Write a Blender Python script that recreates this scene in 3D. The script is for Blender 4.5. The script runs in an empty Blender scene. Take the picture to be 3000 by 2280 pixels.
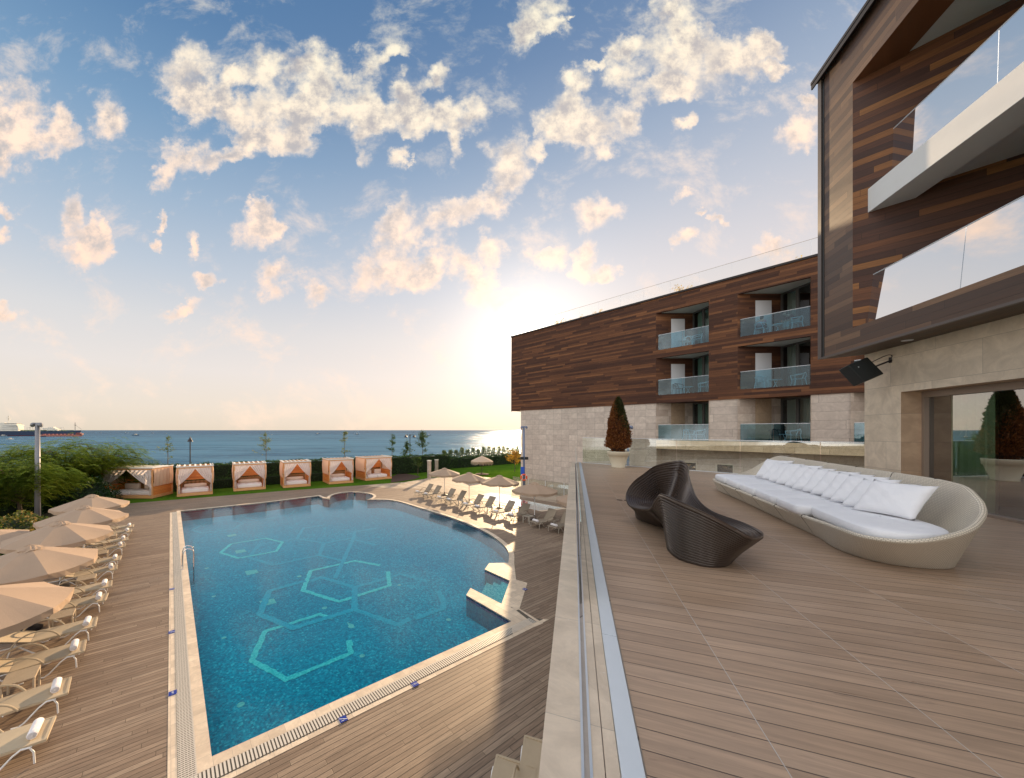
import bpy, bmesh, math, random
import numpy as np
from mathutils import Vector, Matrix, geometry
random.seed(7); rng=np.random.default_rng(7)
R=math.radians
sc=bpy.context.scene; col=sc.collection
# ---------------- camera ----------------
CX,HY,F,H,T=1260.0,1260.7,1052.0,5.8,4.3        # principal x, horizon y, focal (px of a 3000 px wide frame), eye height, terrace height
cam=bpy.data.cameras.new('camera'); co=bpy.data.objects.new('camera',cam); col.objects.link(co)
co.location=(0,0,H); co.rotation_euler=(R(90),0,0)
cam.sensor_width=36; cam.lens=36*F/3000; cam.shift_x=(1500-CX)/3000; cam.shift_y=(HY-1140)/3000
cam.clip_start=.03; cam.clip_end=120000; sc.camera=co
sc.view_settings.view_transform='Standard'; sc.view_settings.look='None'
sc.view_settings.exposure=0.62; sc.view_settings.gamma=1
# ---------------- helpers ----------------
def lin(r,g,b):
    f=lambda c:(c/255/12.92) if c/255<=.04045 else ((c/255+.055)/1.055)**2.4
    return (f(r),f(g),f(b),1)
class NT:
    def __init__(s,t): s.t=t; s.t.nodes.clear()
    def n(s,typ,ins=None,**kw):
        nd=s.t.nodes.new(typ)
        for k,v in kw.items(): setattr(nd,k,v)
        for k,v in (ins or {}).items():
            if hasattr(v,'is_linked') : s.t.links.new(v,nd.inputs[k])
            elif hasattr(v,'outputs'): s.t.links.new(v.outputs[0],nd.inputs[k])
            else: nd.inputs[k].default_value=v
        return nd
    def m(s,op,a,b=0,c=0,clamp=False):
        nd=s.n('ShaderNodeMath',{0:a,1:b,2:c},operation=op); nd.use_clamp=clamp; return nd.outputs[0]
    def v(s,op,a,b=(0,0,0),sc=None):
        nd=s.n('ShaderNodeVectorMath',{0:a,1:b},operation=op)
        if sc is not None: nd.inputs['Scale'].default_value=sc
        return nd.outputs[1] if op in('LENGTH','DOT_PRODUCT','DISTANCE') else nd.outputs[0]
    def mix(s,f,a,b,mode='MIX'):
        nd=s.t.nodes.new('ShaderNodeMix'); nd.data_type='RGBA'; nd.blend_type=mode
        for k,v in ((0,f),(6,a),(7,b)):
            if hasattr(v,'is_linked'): s.t.links.new(v,nd.inputs[k])
            else: nd.inputs[k].default_value=v
        return nd.outputs[2]
    def ramp(s,f,st,interp='LINEAR'):
        nd=s.n('ShaderNodeValToRGB',{0:f}); cr=nd.color_ramp; cr.interpolation=interp
        while len(cr.elements)>1: cr.elements.remove(cr.elements[-1])
        cr.elements[0].position=st[0][0]; cr.elements[0].color=st[0][1]
        for p,c in st[1:]:
            e=cr.elements.new(p); e.color=c
        return nd.outputs[0]
    def sm(s,x,a,b,c=0.,d=1.):
        nd=s.n('ShaderNodeMapRange',{0:x,1:a,2:b,3:c,4:d},interpolation_type='SMOOTHSTEP'); return nd.outputs[0]
    def noise(s,vec,scale,detail=4,rough=.55,dist=0.,col=False):
        nd=s.n('ShaderNodeTexNoise',{'Vector':vec,'Scale':scale,'Detail':detail,'Roughness':rough,'Distortion':dist})
        return nd.outputs[1] if col else nd.outputs[0]
# ---------------- world: sky and clouds ----------------
SUN_AZ=math.atan(.272); SUN_EL=R(13.5)
sd=Vector((math.sin(SUN_AZ)*math.cos(SUN_EL),math.cos(SUN_AZ)*math.cos(SUN_EL),math.sin(SUN_EL)))
W=bpy.data.worlds.new('World'); sc.world=W; W.use_nodes=True; w=NT(W.node_tree)
BL=[(40,330,85,95,0),(20,430,70,70,0),(150,420,70,45,-20),(185,350,30,45,0),(320,355,58,68,0),(570,235,95,85,20),(600,300,70,50,0),(690,225,40,38,0),(795,205,75,70,0),(905,180,52,65,20),
(935,290,45,110,-65+90),(820,350,135,60,-10),(680,330,38,65,0),(745,420,70,40,0),(860,430,60,35,0),(655,465,60,30,-30),(548,455,62,52,0),(475,525,36,44,30),(1075,195,45,60,0),(1155,150,55,26,-25),
(1030,310,70,55,0),(1200,300,48,75,0),(1075,400,34,62,0),(1120,350,60,40,0),(1165,465,24,34,0),(210,625,42,50,0),(245,720,78,50,-15),(300,680,28,48,0),(750,665,62,62,0),(752,605,38,26,0),(800,660,38,38,0),
(577,700,18,42,-20),(452,707,20,20,0),(469,645,13,26,30),(815,805,70,42,-35),(925,835,36,46,0),(525,893,70,20,-15),(610,808,40,18,0),(1150,650,45,85,35),(1130,775,100,55,-35),(10,690,28,30,0),(30,610,28,22,0),(20,920,45,28,-15),
(1575,40,75,60,-40),(1515,110,45,55,30),(1627,88,34,20,0),(1975,35,90,80,0),(2040,120,48,38,0),(1850,135,50,32,0),(1960,195,70,75,0),(2150,190,115,70,-10),(2245,130,45,34,0),(2275,205,50,20,0),(1960,275,95,32,-10),
(1815,215,55,65,0),(1690,225,40,38,0),(1675,320,55,80,0),(1735,375,75,55,-30),(1765,440,65,32,-25),(1845,355,34,52,0),(1607,355,48,42,0),(1737,175,30,14,0),(1280,235,42,36,-30),(1211,320,36,70,0),(1290,345,46,42,20),(1385,350,50,62,30),(1341,430,28,46,10),
(1494,465,58,66,20),(1455,565,62,48,-30),(1300,640,120,48,-30),(1585,435,24,26,0),(1440,715,50,52,0),(1268,790,85,42,-45),(1364,786,36,30,0),(1410,835,70,42,-50),(1590,746,52,42,-20),(1709,735,36,38,0),(1709,795,50,28,0),(1782,797,44,18,-15),(1757,630,66,46,0),
(1997,568,38,24,0),(2008,706,28,26,-30),(2053,622,24,11,-30),(2105,650,32,13,20),(2003,362,34,22,-30),(2335,395,80,38,-25),(2387,311,25,20,0),(2262,735,55,36,0),(1660,60,14,8,0),(1210,800,60,30,-40),(1500,860,60,30,-20)]
geo=w.n('ShaderNodeTexCoord').outputs['Generated']
sep=w.n('ShaderNodeSeparateXYZ',{0:geo}); dx,dy,dz=sep.outputs
dyc=w.m('MAXIMUM',dy,.04)
u=w.m('DIVIDE',dx,dyc); vv=w.m('DIVIDE',dz,dyc)
uv=w.n('ShaderNodeCombineXYZ',{0:u,1:vv}).outputs[0]
warp=w.v('SCALE',w.v('SUBTRACT',w.noise(uv,7,6,.6,col=True),(.5,.5,.5)),sc=.16)
warp2=w.v('SCALE',w.v('SUBTRACT',w.noise(uv,26,6,.62,col=True),(.5,.5,.5)),sc=.05)
uvw=w.v('ADD',w.v('ADD',uv,warp),warp2)
acc=None; sh=None
for (bx,by,rx,ry,an) in BL:
    src=uvw if acc is None else w.n('ShaderNodeVectorMath',{0:acc,1:(1e-6,1e-6,0),2:uvw},operation='MULTIPLY_ADD').outputs[0]
    mp=w.n('ShaderNodeMapping',{'Vector':src,'Location':((bx-CX)/F,(HY-by)/F,0),'Rotation':(0,0,R(-an)),'Scale':(rx*1.48/F,ry*1.48/F,1)},vector_type='TEXTURE')
    f=w.n('ShaderNodeTexGradient',{'Vector':mp.outputs[0]},gradient_type='SPHERICAL').outputs[1]
    acc=f if acc is None else w.m('ADD',acc,f)
fb=w.noise(uv,9,9,.62); fb2=w.noise(uv,30,7,.62)
front=w.sm(dy,.12,.3)
dens=w.m('ADD',w.m('MULTIPLY',acc,1.0),w.m('ADD',w.m('MULTIPLY',w.m('SUBTRACT',fb,.52),1.9),w.m('MULTIPLY',w.m('SUBTRACT',fb2,.5),.9)))
core=w.m('MULTIPLY',w.sm(dens,.05,.85),w.sm(acc,.0,.25)); halo=w.m('MULTIPLY',w.sm(acc,.0,.9),w.sm(w.noise(uv,4.5,8,.68,.4),.36,.66,0,.42))
cl_front=w.m('MULTIPLY',w.m('ADD',core,w.m('MULTIPLY',halo,w.m('SUBTRACT',1.0,core))),front)
# thin high veil and small stray puffs
stray=w.m('MULTIPLY',w.m('MULTIPLY',w.sm(w.noise(w.v('MULTIPLY',uv,(1,1.35,1)),4.6,9,.66,.3),.50,.74),.6),front)
# the rest of the sky (behind the camera and overhead): broken cumulus, over-bright as added fill for the shade
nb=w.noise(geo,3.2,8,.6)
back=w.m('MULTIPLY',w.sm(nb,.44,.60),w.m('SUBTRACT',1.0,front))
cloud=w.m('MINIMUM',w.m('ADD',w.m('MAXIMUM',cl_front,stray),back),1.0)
base=w.ramp(dz,[(0,lin(218,204,187)),(.05,lin(224,211,198)),(.14,lin(222,214,211)),(.24,lin(208,207,210)),(.35,lin(180,191,206)),(.47,lin(148,171,196)),(.58,lin(116,149,183)),(.70,lin(84,122,164)),(.8,lin(72,110,154)),(1,lin(62,98,144))])
az=w.m('DIVIDE',dx,w.m('ADD',w.m('ABSOLUTE',dy),.3))
# a warmer, paler sky toward the sun's side
side=w.sm(u,-1.1,1.0)
base=w.mix(w.m('MULTIPLY',w.m('MULTIPLY',side,w.sm(dz,.9,.1)),w.m('MULTIPLY',front,.5)),base,lin(246,220,208))
base=w.mix(1.0,base,(.755,.76,.745,1),'MULTIPLY')
dot=w.v('DOT_PRODUCT',geo,tuple(sd))
dotc=w.m('MAXIMUM',dot,0)
g1=w.m('MULTIPLY',w.m('POWER',dotc,900),3.5); g2=w.m('MULTIPLY',w.m('POWER',dotc,90),.30); g3=w.m('MULTIPLY',w.m('POWER',dotc,12),.06)
glow=w.mix(1.0,w.mix(1.0,(1,.90,.76,1),w.n('ShaderNodeCombineXYZ',{0:g1,1:g1,2:g1}).outputs[0],'MULTIPLY'),
           w.mix(1.0,(1,.86,.74,1),w.n('ShaderNodeCombineXYZ',{0:w.m('ADD',g2,g3),1:w.m('ADD',g2,g3),2:w.m('ADD',g2,g3)}).outputs[0],'MULTIPLY'),'ADD')
cbri=w.ramp(dz,[(0,lin(250,226,208)),(.3,lin(252,224,205)),(.5,lin(250,229,212)),(.68,lin(243,236,218)),(.85,lin(228,232,214)),(1,lin(240,240,235))])
cshade=w.mix(.45,base,lin(214,204,200))
# lit rim: the cloud gets its shaded body where the field is deepest and the fbm is low
thick=w.m('MULTIPLY',w.sm(acc,.15,.9),w.sm(w.noise(w.v('ADD',uv,(.02,-.03,0)),13,8,.66),.62,.36))
ccol=w.mix(w.m('MULTIPLY',thick,.9),cbri,cshade)
ccol=w.mix(1.0,ccol,(.80,.75,.70,1),'MULTIPLY')
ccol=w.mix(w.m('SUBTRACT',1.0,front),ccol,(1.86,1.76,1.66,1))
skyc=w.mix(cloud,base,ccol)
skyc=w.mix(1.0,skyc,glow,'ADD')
nis=w.n('ShaderNodeTexSky',sky_type='NISHITA'); nis.sun_disc=False; nis.sun_elevation=SUN_EL; nis.sun_rotation=SUN_AZ; nis.air_density=1; nis.dust_density=1.5
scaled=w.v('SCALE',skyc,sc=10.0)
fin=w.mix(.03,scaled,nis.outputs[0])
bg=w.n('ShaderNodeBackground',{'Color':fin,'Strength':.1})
w.n('ShaderNodeOutputWorld',{'Surface':bg})
W.cycles.sampling_method='MANUAL'; W.cycles.sample_map_resolution=1024
# ---------------- sun ----------------
sl=bpy.data.lights.new('sun','SUN'); sl.energy=5.0; sl.angle=R(.55); sl.color=(1,.71,.42)
so=bpy.data.objects.new('sun',sl); col.objects.link(so); so.location=(20,60,40); so.rotation_euler=sd.to_track_quat('Z','Y').to_euler()

# ---------------- mesh builder ----------------
def G(x,y,z=0.):                       # ground point at height z seen at photo pixel (x,y)
    k=(H-z)/(y-HY); return Vector(((x-CX)*k,F*k,z))
def V(x,y,Y): return Vector(((x-CX)/F*Y,Y,H-(y-HY)/F*Y))
class MB:
    def __init__(s): s.v=[];s.f=[];s.mi=[];s.cur=0
    def add(s,vs,fs):
        o=len(s.v); s.v+= [tuple(p) for p in vs]; s.f+=[tuple(i+o for i in f) for f in fs]; s.mi+=[s.cur]*len(fs); return s
    def poly(s,ps): return s.add(ps,[tuple(range(len(ps)))])
    def box(s,c,sz,rz=0,M=None):
        x,y,z=[a/2 for a in sz]; vs=[Vector(p) for p in((-x,-y,-z),(x,-y,-z),(x,y,-z),(-x,y,-z),(-x,-y,z),(x,-y,z),(x,y,z),(-x,y,z))]
        m=M if M is not None else Matrix.Rotation(rz,4,'Z'); c=Vector(c)
        return s.add([m@p+c for p in vs],[(0,3,2,1),(4,5,6,7),(0,1,5,4),(1,2,6,5),(2,3,7,6),(3,0,4,7)])
    def prism(s,ps,z0,z1):
        n=len(ps); a=sum(ps[i][0]*ps[(i+1)%n][1]-ps[(i+1)%n][0]*ps[i][1] for i in range(n))
        if a<0: ps=list(reversed(ps))
        vs=[(p[0],p[1],z0) for p in ps]+[(p[0],p[1],z1) for p in ps]
        return s.add(vs,[tuple(range(n-1,-1,-1)),tuple(range(n,2*n))]+[(i,(i+1)%n,(i+1)%n+n,i+n) for i in range(n)])
    def tube(s,pts,r,n=8,cap=True,closed=False):
        pts=[Vector(p) for p in pts]; m=len(pts); rs=r if hasattr(r,'__len__') else [r]*m; vs=[];up=None
        for i,p in enumerate(pts):
            if closed: t=pts[(i+1)%m]-pts[i-1]
            else: t=pts[min(i+1,m-1)]-pts[max(i-1,0)]
            t.normalize()
            if up is None: up=Vector((0,0,1)) if abs(t.z)<.9 else Vector((1,0,0))
            a=t.cross(up)
            if a.length<1e-4: a=t.orthogonal()
            a.normalize(); b=a.cross(t); up=b
            for k in range(n):
                q=2*math.pi*k/n; vs.append(p+(a*math.cos(q)+b*math.sin(q))*rs[i])
        fs=[]
        for i in range(m if closed else m-1):
            j=(i+1)%m
            for k in range(n): fs.append((i*n+k,i*n+(k+1)%n,j*n+(k+1)%n,j*n+k))
        if cap and not closed: fs+=[tuple(range(n-1,-1,-1)),tuple((m-1)*n+k for k in range(n))]
        return s.add(vs,fs)
    def lathe(s,prof,n=24,c=(0,0,0),cap=True):
        c=Vector(c); vs=[];m=len(prof)
        for r_,z in prof:
            for k in range(n):
                q=2*math.pi*k/n; vs.append(c+Vector((r_*math.cos(q),r_*math.sin(q),z)))
        fs=[(i*n+k,i*n+(k+1)%n,(i+1)*n+(k+1)%n,(i+1)*n+k) for i in range(m-1) for k in range(n)]
        if cap: fs+=[tuple(range(n-1,-1,-1)),tuple((m-1)*n+k for k in range(n))]
        return s.add(vs,fs)
    def grid(s,P,cu=False,cv=False):     # P[i][j]
        a=len(P);b=len(P[0]); vs=[p for r_ in P for p in r_]
        fs=[(i*b+j,((i+1)%a)*b+j,((i+1)%a)*b+(j+1)%b,i*b+(j+1)%b) for i in range(a if cu else a-1) for j in range(b if cv else b-1)]
        return s.add(vs,fs)
    def build(s,name,mat,parent=None,smooth=False,origin=None,bevel=0,local=False,seg=2):
        me=bpy.data.meshes.new(name)
        o=bpy.data.objects.new(name,me); col.objects.link(o)
        off=Vector((0,0,0))
        if parent is not None and not local:
            q=parent
            while q is not None: off+=Vector(q.location); q=q.parent
        elif origin is not None: off=Vector(origin)
        me.from_pydata([tuple(Vector(p)-off) for p in s.v] if off.length>0 else s.v,[],s.f)
        if parent is not None: o.parent=parent
        elif origin is not None: o.location=off
        mats=mat if isinstance(mat,(list,tuple)) else [mat]
        for m_ in mats: me.materials.append(m_)
        if len(mats)>1: me.polygons.foreach_set('material_index',s.mi)
        if smooth: me.polygons.foreach_set('use_smooth',[True]*len(me.polygons))
        if bevel:
            bm=bmesh.new(); bm.from_mesh(me); bmesh.ops.remove_doubles(bm,verts=bm.verts,dist=1e-5)
            es=[e for e in bm.edges if e.is_manifold and e.calc_face_angle(0)>.5]
            bmesh.ops.bevel(bm,geom=es,offset=bevel,segments=seg,affect='EDGES',profile=.5)
            bm.to_mesh(me); bm.free()
            if smooth: me.polygons.foreach_set('use_smooth',[True]*len(me.polygons))
        me.update(); return o
def tag(o,label=None,cat=None,group=None,kind=None):
    if label: o['label']=label
    if cat: o['category']=cat
    if group: o['group']=group
    if kind: o['kind']=kind
    return o
def thing(name,label,cat,loc=(0,0,0),rz=0,group=None):
    o=bpy.data.objects.new(name,None); col.objects.link(o); o.location=loc; o.rotation_euler=(0,0,rz); o.empty_display_size=.2
    return tag(o,label,cat,group)
def dup(root,loc,rz,label,scale=None):
    def cp(o,par):
        c=o.copy(); col.objects.link(c); c.parent=par
        for ch in [x for x in list(kids.get(o.name,[]))]: cp(ch,c)
        return c
    kids={}
    for x in root.children_recursive: kids.setdefault(x.parent.name,[]).append(x)
    r=cp(root,None); r.location=loc; r.rotation_euler=(0,0,rz); r['label']=label
    if scale: r.scale=scale
    return r
ORD=['first','second','third','fourth','fifth','sixth','seventh','eighth','ninth','tenth','eleventh','twelfth']
def catmull(P,n,closed=True):
    P=np.array(P,float); m=len(P); out=[]
    tt=np.linspace(0,m if closed else m-1,n,endpoint=not closed)
    for t in tt:
        i=int(t); f=t-i
        if closed: a,b,c,d=P[(i-1)%m],P[i%m],P[(i+1)%m],P[(i+2)%m]
        else:
            i=min(i,m-2); f=t-i; a,b,c,d=P[max(i-1,0)],P[i],P[i+1],P[min(i+2,m-1)]
        out.append(.5*((2*b)+(-a+c)*f+(2*a-5*b+4*c-d)*f*f+(-a+3*b-3*c+d)*f**3))
    return np.array(out)
# ---------------- materials ----------------
def pmat(name,color,rough=.6,metal=0,spec=.5,var=0,vs=4,bump=0,bs=30,coat=0):
    m=bpy.data.materials.new(name); m.use_nodes=True; t=NT(m.node_tree)
    pos=t.n('ShaderNodeNewGeometry').outputs[0]
    c=color
    if var:
        nz=t.noise(pos,vs,5,.6)
        c=t.mix(nz,tuple(max(0,x*(1-var)) for x in color[:3])+(1,),tuple(min(1,x*(1+var)) for x in color[:3])+(1,))
    ins={'Base Color':c,'Roughness':rough,'Metallic':metal,'Specular IOR Level':spec,'Coat Weight':coat}
    p=t.n('ShaderNodeBsdfPrincipled',ins)
    if bump:
        b=t.n('ShaderNodeBump',{'Strength':bump,'Distance':.01,'Height':t.noise(pos,bs,4,.6)}); t.t.links.new(b.outputs[0],p.inputs['Normal'])
    t.n('ShaderNodeOutputMaterial',{'Surface':p}); return m
def frame2(t,du,origin=(0,0)):
    """local coords (along, across) for horizontal or vertical surfaces from world position"""
    pos=t.n('ShaderNodeNewGeometry').outputs[0]
    a=t.v('DOT_PRODUCT',pos,(du[0],du[1],0)); return pos,a
def cells(t,a,b,W_,H_,joint,rand=True,aligned=False,aoff=0.,boff=0.):
    """planks/tiles: a along, b across -> (cell random color, gap mask 0..1, row)"""
    bb=t.m('ADD',b,boff+1000*H_); row=t.m('FLOOR',t.m('DIVIDE',bb,H_)); fr=t.m('FRACT',t.m('DIVIDE',bb,H_))
    rn=t.n('ShaderNodeTexWhiteNoise',{'W':row},noise_dimensions='1D').outputs[0]
    aa=t.m('ADD',a,aoff+1000*W_)
    if not aligned: aa=t.m('ADD',aa,t.m('MULTIPLY',rn,W_*7.3))
    cl=t.m('FLOOR',t.m('DIVIDE',aa,W_)); fc=t.m('FRACT',t.m('DIVIDE',aa,W_))
    cv=t.n('ShaderNodeCombineXYZ',{0:cl,1:row}).outputs[0]
    wn=t.n('ShaderNodeTexWhiteNoise',{'Vector':cv},noise_dimensions='2D').outputs
    ey=t.m('MULTIPLY',t.m('MINIMUM',fr,t.m('SUBTRACT',1.0,fr)),H_); ex=t.m('MULTIPLY',t.m('MINIMUM',fc,t.m('SUBTRACT',1.0,fc)),W_)
    return wn[0],wn[1],ey,ex,row
def wood(name,du,W_,H_,joint,ramp,vertical=False,rough=.5,dark=(.01,.008,.006,1),perp=None,aligned=False,aoff=0,boff=0,grain=.35,spec=.4,jx=None,jcol=None,coat=0,gs=1.,graze=None):
    m=bpy.data.materials.new(name); m.use_nodes=True; t=NT(m.node_tree)
    pos,a=frame2(t,du)
    b=t.n('ShaderNodeSeparateXYZ',{0:pos}).outputs[2] if vertical else t.v('DOT_PRODUCT',pos,(-du[1],du[0],0))
    r1,_,ey,ex,row=cells(t,a,b,W_,H_,joint,aligned=aligned,aoff=aoff,boff=boff)
    c=t.ramp(r1,ramp)
    gv=t.n('ShaderNodeCombineXYZ',{0:t.m('MULTIPLY',a,1.3*gs),1:t.m('MULTIPLY',b,22*gs),2:t.m('ADD',t.m('MULTIPLY',r1,13.7),row)}).outputs[0]
    g=t.noise(gv,1.6,6,.65,.6)
    c=t.mix(t.sm(g,.35,.7),t.mix(1,c,(1-grain,1-grain,1-grain,1),'MULTIPLY'),t.mix(1,c,(1+grain*.45,1+grain*.42,1+grain*.4,1),'MULTIPLY'))
    bl=t.noise(pos,.45,4,.6); c=t.mix(t.sm(bl,.3,.7,0,.5),c,t.mix(1,c,(.78,.78,.79,1),'MULTIPLY'))
    if aligned:
        kn=t.noise(t.n('ShaderNodeCombineXYZ',{0:t.m('MULTIPLY',a,2.2),1:t.m('MULTIPLY',b,9),2:t.m('MULTIPLY',r1,31)}).outputs[0],1.5,6,.72,.8)
        c=t.mix(t.sm(kn,.60,.74,0,.55),c,t.mix(1,c,(.50,.48,.50,1),'MULTIPLY'))
        big=t.noise(pos,1.1,5,.62); c=t.mix(t.sm(big,.42,.68,0,.35),c,t.mix(1,c,(1.18,1.14,1.08,1),'MULTIPLY'))
    gap=t.m('SUBTRACT',1.0,t.sm(ey,joint*.35,joint))
    gapx=t.m('SUBTRACT',1.0,t.sm(ex,(jx or joint)*.35,(jx or joint)))
    c=t.mix(t.m('MULTIPLY',gap,.9),c,dark)
    c=t.mix(t.m('MULTIPLY',gapx,.9),c,jcol or dark)
    hgt=t.m('SUBTRACT',t.m('MULTIPLY',g,.25),gap if vertical else t.m('MAXIMUM',gap,gapx))
    bp=t.n('ShaderNodeBump',{'Strength':.5,'Distance':.004,'Height':hgt})
    rr=t.sm(g,.2,.9,rough-.08,rough+.12)
    p=t.n('ShaderNodeBsdfPrincipled',{'Base Color':c,'Roughness':rr,'Normal':bp,'Specular IOR Level':spec,'Coat Weight':coat,'Coat Roughness':.25})
    t.n('ShaderNodeOutputMaterial',{'Surface':p}); return m
def stone(name,du,W_,H_,ramp,vertical=True,joint=.004,aligned=False,dark=(.16,.14,.12,1),rough=.6,pits=0,aoff=0,boff=0,spec=.4):
    m=bpy.data.materials.new(name); m.use_nodes=True; t=NT(m.node_tree)
    pos,a=frame2(t,du)
    b=t.n('ShaderNodeSeparateXYZ',{0:pos}).outputs[2] if vertical else t.v('DOT_PRODUCT',pos,(-du[1],du[0],0))
    r1,_,ey,ex,row=cells(t,a,b,W_,H_,joint,aligned=aligned,aoff=aoff,boff=boff)
    c=t.ramp(r1,ramp)
    off=t.v('ADD',pos,t.n('ShaderNodeCombineXYZ',{0:t.m('MULTIPLY',r1,31)}).outputs[0])
    n1=t.noise(off,2.2,7,.68,1.2); n2=t.noise(off,14,6,.7)
    c=t.mix(t.sm(n1,.3,.72),t.mix(1,c,(.84,.82,.80,1),'MULTIPLY'),t.mix(1,c,(1.1,1.09,1.07,1),'MULTIPLY'))
    c=t.mix(t.sm(n2,.35,.75,0,.55),c,t.mix(1,c,(1.13,1.12,1.1,1),'MULTIPLY'))
    if pits:
        pn=t.noise(pos,38,6,.75); pm=t.m('MULTIPLY',t.sm(pn,.60,.70),t.sm(t.noise(pos,3.3,3,.5),.48,.62))
        c=t.mix(t.m('MULTIPLY',pm,.65),c,(.72,.70,.66,1))
    gap=t.m('SUBTRACT',1.0,t.sm(t.m('MINIMUM',ey,ex),joint*.3,joint))
    c=t.mix(t.m('MULTIPLY',gap,.75),c,dark)
    bp=t.n('ShaderNodeBump',{'Strength':.35,'Distance':.003,'Height':t.m('SUBTRACT',t.m('MULTIPLY',n2,.3),gap)})
    p=t.n('ShaderNodeBsdfPrincipled',{'Base Color':c,'Roughness':rough,'Normal':bp,'Specular IOR Level':spec})
    t.n('ShaderNodeOutputMaterial',{'Surface':p}); return m
def glass(name,tint=(.8,.88,.88,1),gloss=.5,f0=.06,rough=.0,wav=0,gcol=(.95,.97,1,1)):
    m=bpy.data.materials.new(name); m.use_nodes=True; t=NT(m.node_tree)
    nrm={}
    if wav:
        pos=t.n('ShaderNodeNewGeometry').outputs[0]; nrm={'Normal':t.n('ShaderNodeBump',{'Strength':wav,'Distance':.02,'Height':t.noise(pos,.9,2,.5)}).outputs[0]}
    lw=t.n('ShaderNodeFresnel',dict({'IOR':1.5},**nrm))
    fac=t.m('ADD',t.m('MULTIPLY',lw.outputs[0],gloss*2),f0,clamp=True)
    tr=t.n('ShaderNodeBsdfTransparent',{'Color':tint}); gl=t.n('ShaderNodeBsdfGlossy',dict({'Roughness':rough,'Color':gcol},**nrm))
    mx=t.n('ShaderNodeMixShader',{0:fac,1:tr.outputs[0],2:gl.outputs[0]}); t.n('ShaderNodeOutputMaterial',{'Surface':mx}); return m
def leafmat(name,cols,trans=.35,rough=.5):
    m=bpy.data.materials.new(name); m.use_nodes=True; t=NT(m.node_tree)
    g=t.n('ShaderNodeNewGeometry'); ri=g.outputs['Random Per Island']
    nz=t.noise(g.outputs[0],.8,3,.6)
    c=t.ramp(t.m('ADD',t.m('MULTIPLY',ri,.7),t.m('MULTIPLY',t.sm(nz,.3,.7),.3)),cols)
    d=t.n('ShaderNodeBsdfDiffuse',{'Color':c}); tl=t.n('ShaderNodeBsdfTranslucent',{'Color':t.mix(1,c,(1.3,1.35,.7,1),'MULTIPLY')})
    mx=t.n('ShaderNodeMixShader',{0:trans,1:d.outputs[0],2:tl.outputs[0]})
    gl=t.n('ShaderNodeBsdfGlossy',{'Roughness':rough,'Color':(.5,.5,.5,1)}); m2=t.n('ShaderNodeMixShader',{0:.05,1:mx.outputs[0],2:gl.outputs[0]})
    t.n('ShaderNodeOutputMaterial',{'Surface':m2}); return m
U=Vector((-.5855,.8107,0)); O=Vector((.8107,.5855,0))           # pool frame: along its length / across
DA=Vector((.373,.928,0)).normalized(); IA=Vector((DA.y,-DA.x,0)) # near wing: along facade (away) / inward
SB=Vector((.598,-.801,0)).normalized(); IB=Vector((-SB.y,SB.x,0)) # far wing: along facade (toward camera) / inward
browns=[(0,(.062,.028,.019,1)),(.3,(.090,.039,.023,1)),(.6,(.125,.053,.028,1)),(.85,(.17,.072,.034,1)),(1,(.23,.10,.044,1))]
M_woodB=wood('facade_wood_far',SB,2.5,.148,.006,browns,vertical=True,rough=.62,grain=.25,spec=.2)
M_woodBX=wood('facade_wood_recess',(1,0),1.55,.148,.004,browns,vertical=True,rough=.62,grain=.25,spec=.2)
M_woodA=wood('facade_wood_near',DA,1.9,.135,.0035,[(0,(.06,.034,.025,1)),(.5,(.12,.066,.042,1)),(1,(.22,.125,.070,1))],vertical=True,rough=.46,grain=.25,spec=.38)
M_woodAS=wood('recess_wood_near',SB,2.1,.135,.0035,[(0,(.065,.030,.022,1)),(.35,(.10,.042,.026,1)),(.65,(.17,.066,.028,1)),(1,(.30,.13,.042,1))],vertical=True,rough=.5,grain=.25,spec=.3)
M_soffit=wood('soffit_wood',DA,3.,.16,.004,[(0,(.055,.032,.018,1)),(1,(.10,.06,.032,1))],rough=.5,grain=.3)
M_terr=wood('terrace_planks',(DA.y,-DA.x),.845,.1385,.0042,[(0,(.385,.262,.175,1)),(.5,(.425,.292,.197,1)),(1,(.475,.332,.229,1))],aligned=True,aoff=-.026,rough=.34,grain=.20,dark=(.03,.022,.018,1),jx=.0034,jcol=(.50,.46,.42,1),spec=.45,gs=.8)
M_deck=wood('deck_planks',O,2.3,.115,.0075,[(0,(.245,.172,.118,1)),(.5,(.295,.213,.147,1)),(.9,(.335,.247,.172,1)),(1,(.38,.285,.20,1))],rough=.62,grain=.28,dark=(.02,.015,.01,1),spec=.3,jx=.005)
trav=[(0,lin(186,174,164)),(.5,lin(193,181,170)),(1,lin(202,190,179))]
M_stoneP=stone('stone_pier_far',SB,3.3,.488,trav,joint=.010,dark=(.12,.10,.09,1))
M_stoneB=stone('stone_cladding_far',SB,.80,.488,trav,aligned=True,joint=.010,dark=(.12,.10,.09,1))
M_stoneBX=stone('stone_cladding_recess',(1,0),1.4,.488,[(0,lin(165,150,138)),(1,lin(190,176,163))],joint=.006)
M_stoneA=stone('stone_cladding_near',DA,1.9,.60,[(0,lin(200,186,166)),(1,lin(214,200,180))],joint=.004,aoff=.3,boff=-.15)
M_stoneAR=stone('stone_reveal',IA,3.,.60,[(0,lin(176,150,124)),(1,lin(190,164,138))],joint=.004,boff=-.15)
M_ledge=stone('parapet_stone',DA,1.05,4.,[(0,lin(196,180,160)),(1,lin(212,196,176))],vertical=False,joint=.003,pits=1,boff=2.,dark=(.3,.27,.23,1))
M_cop=stone('pool_coping',U,.30,.30,[(0,lin(206,188,165)),(1,lin(222,204,180))],vertical=False,joint=.004,aligned=True,dark=(.34,.29,.24,1),rough=.65,spec=.25)
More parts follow.
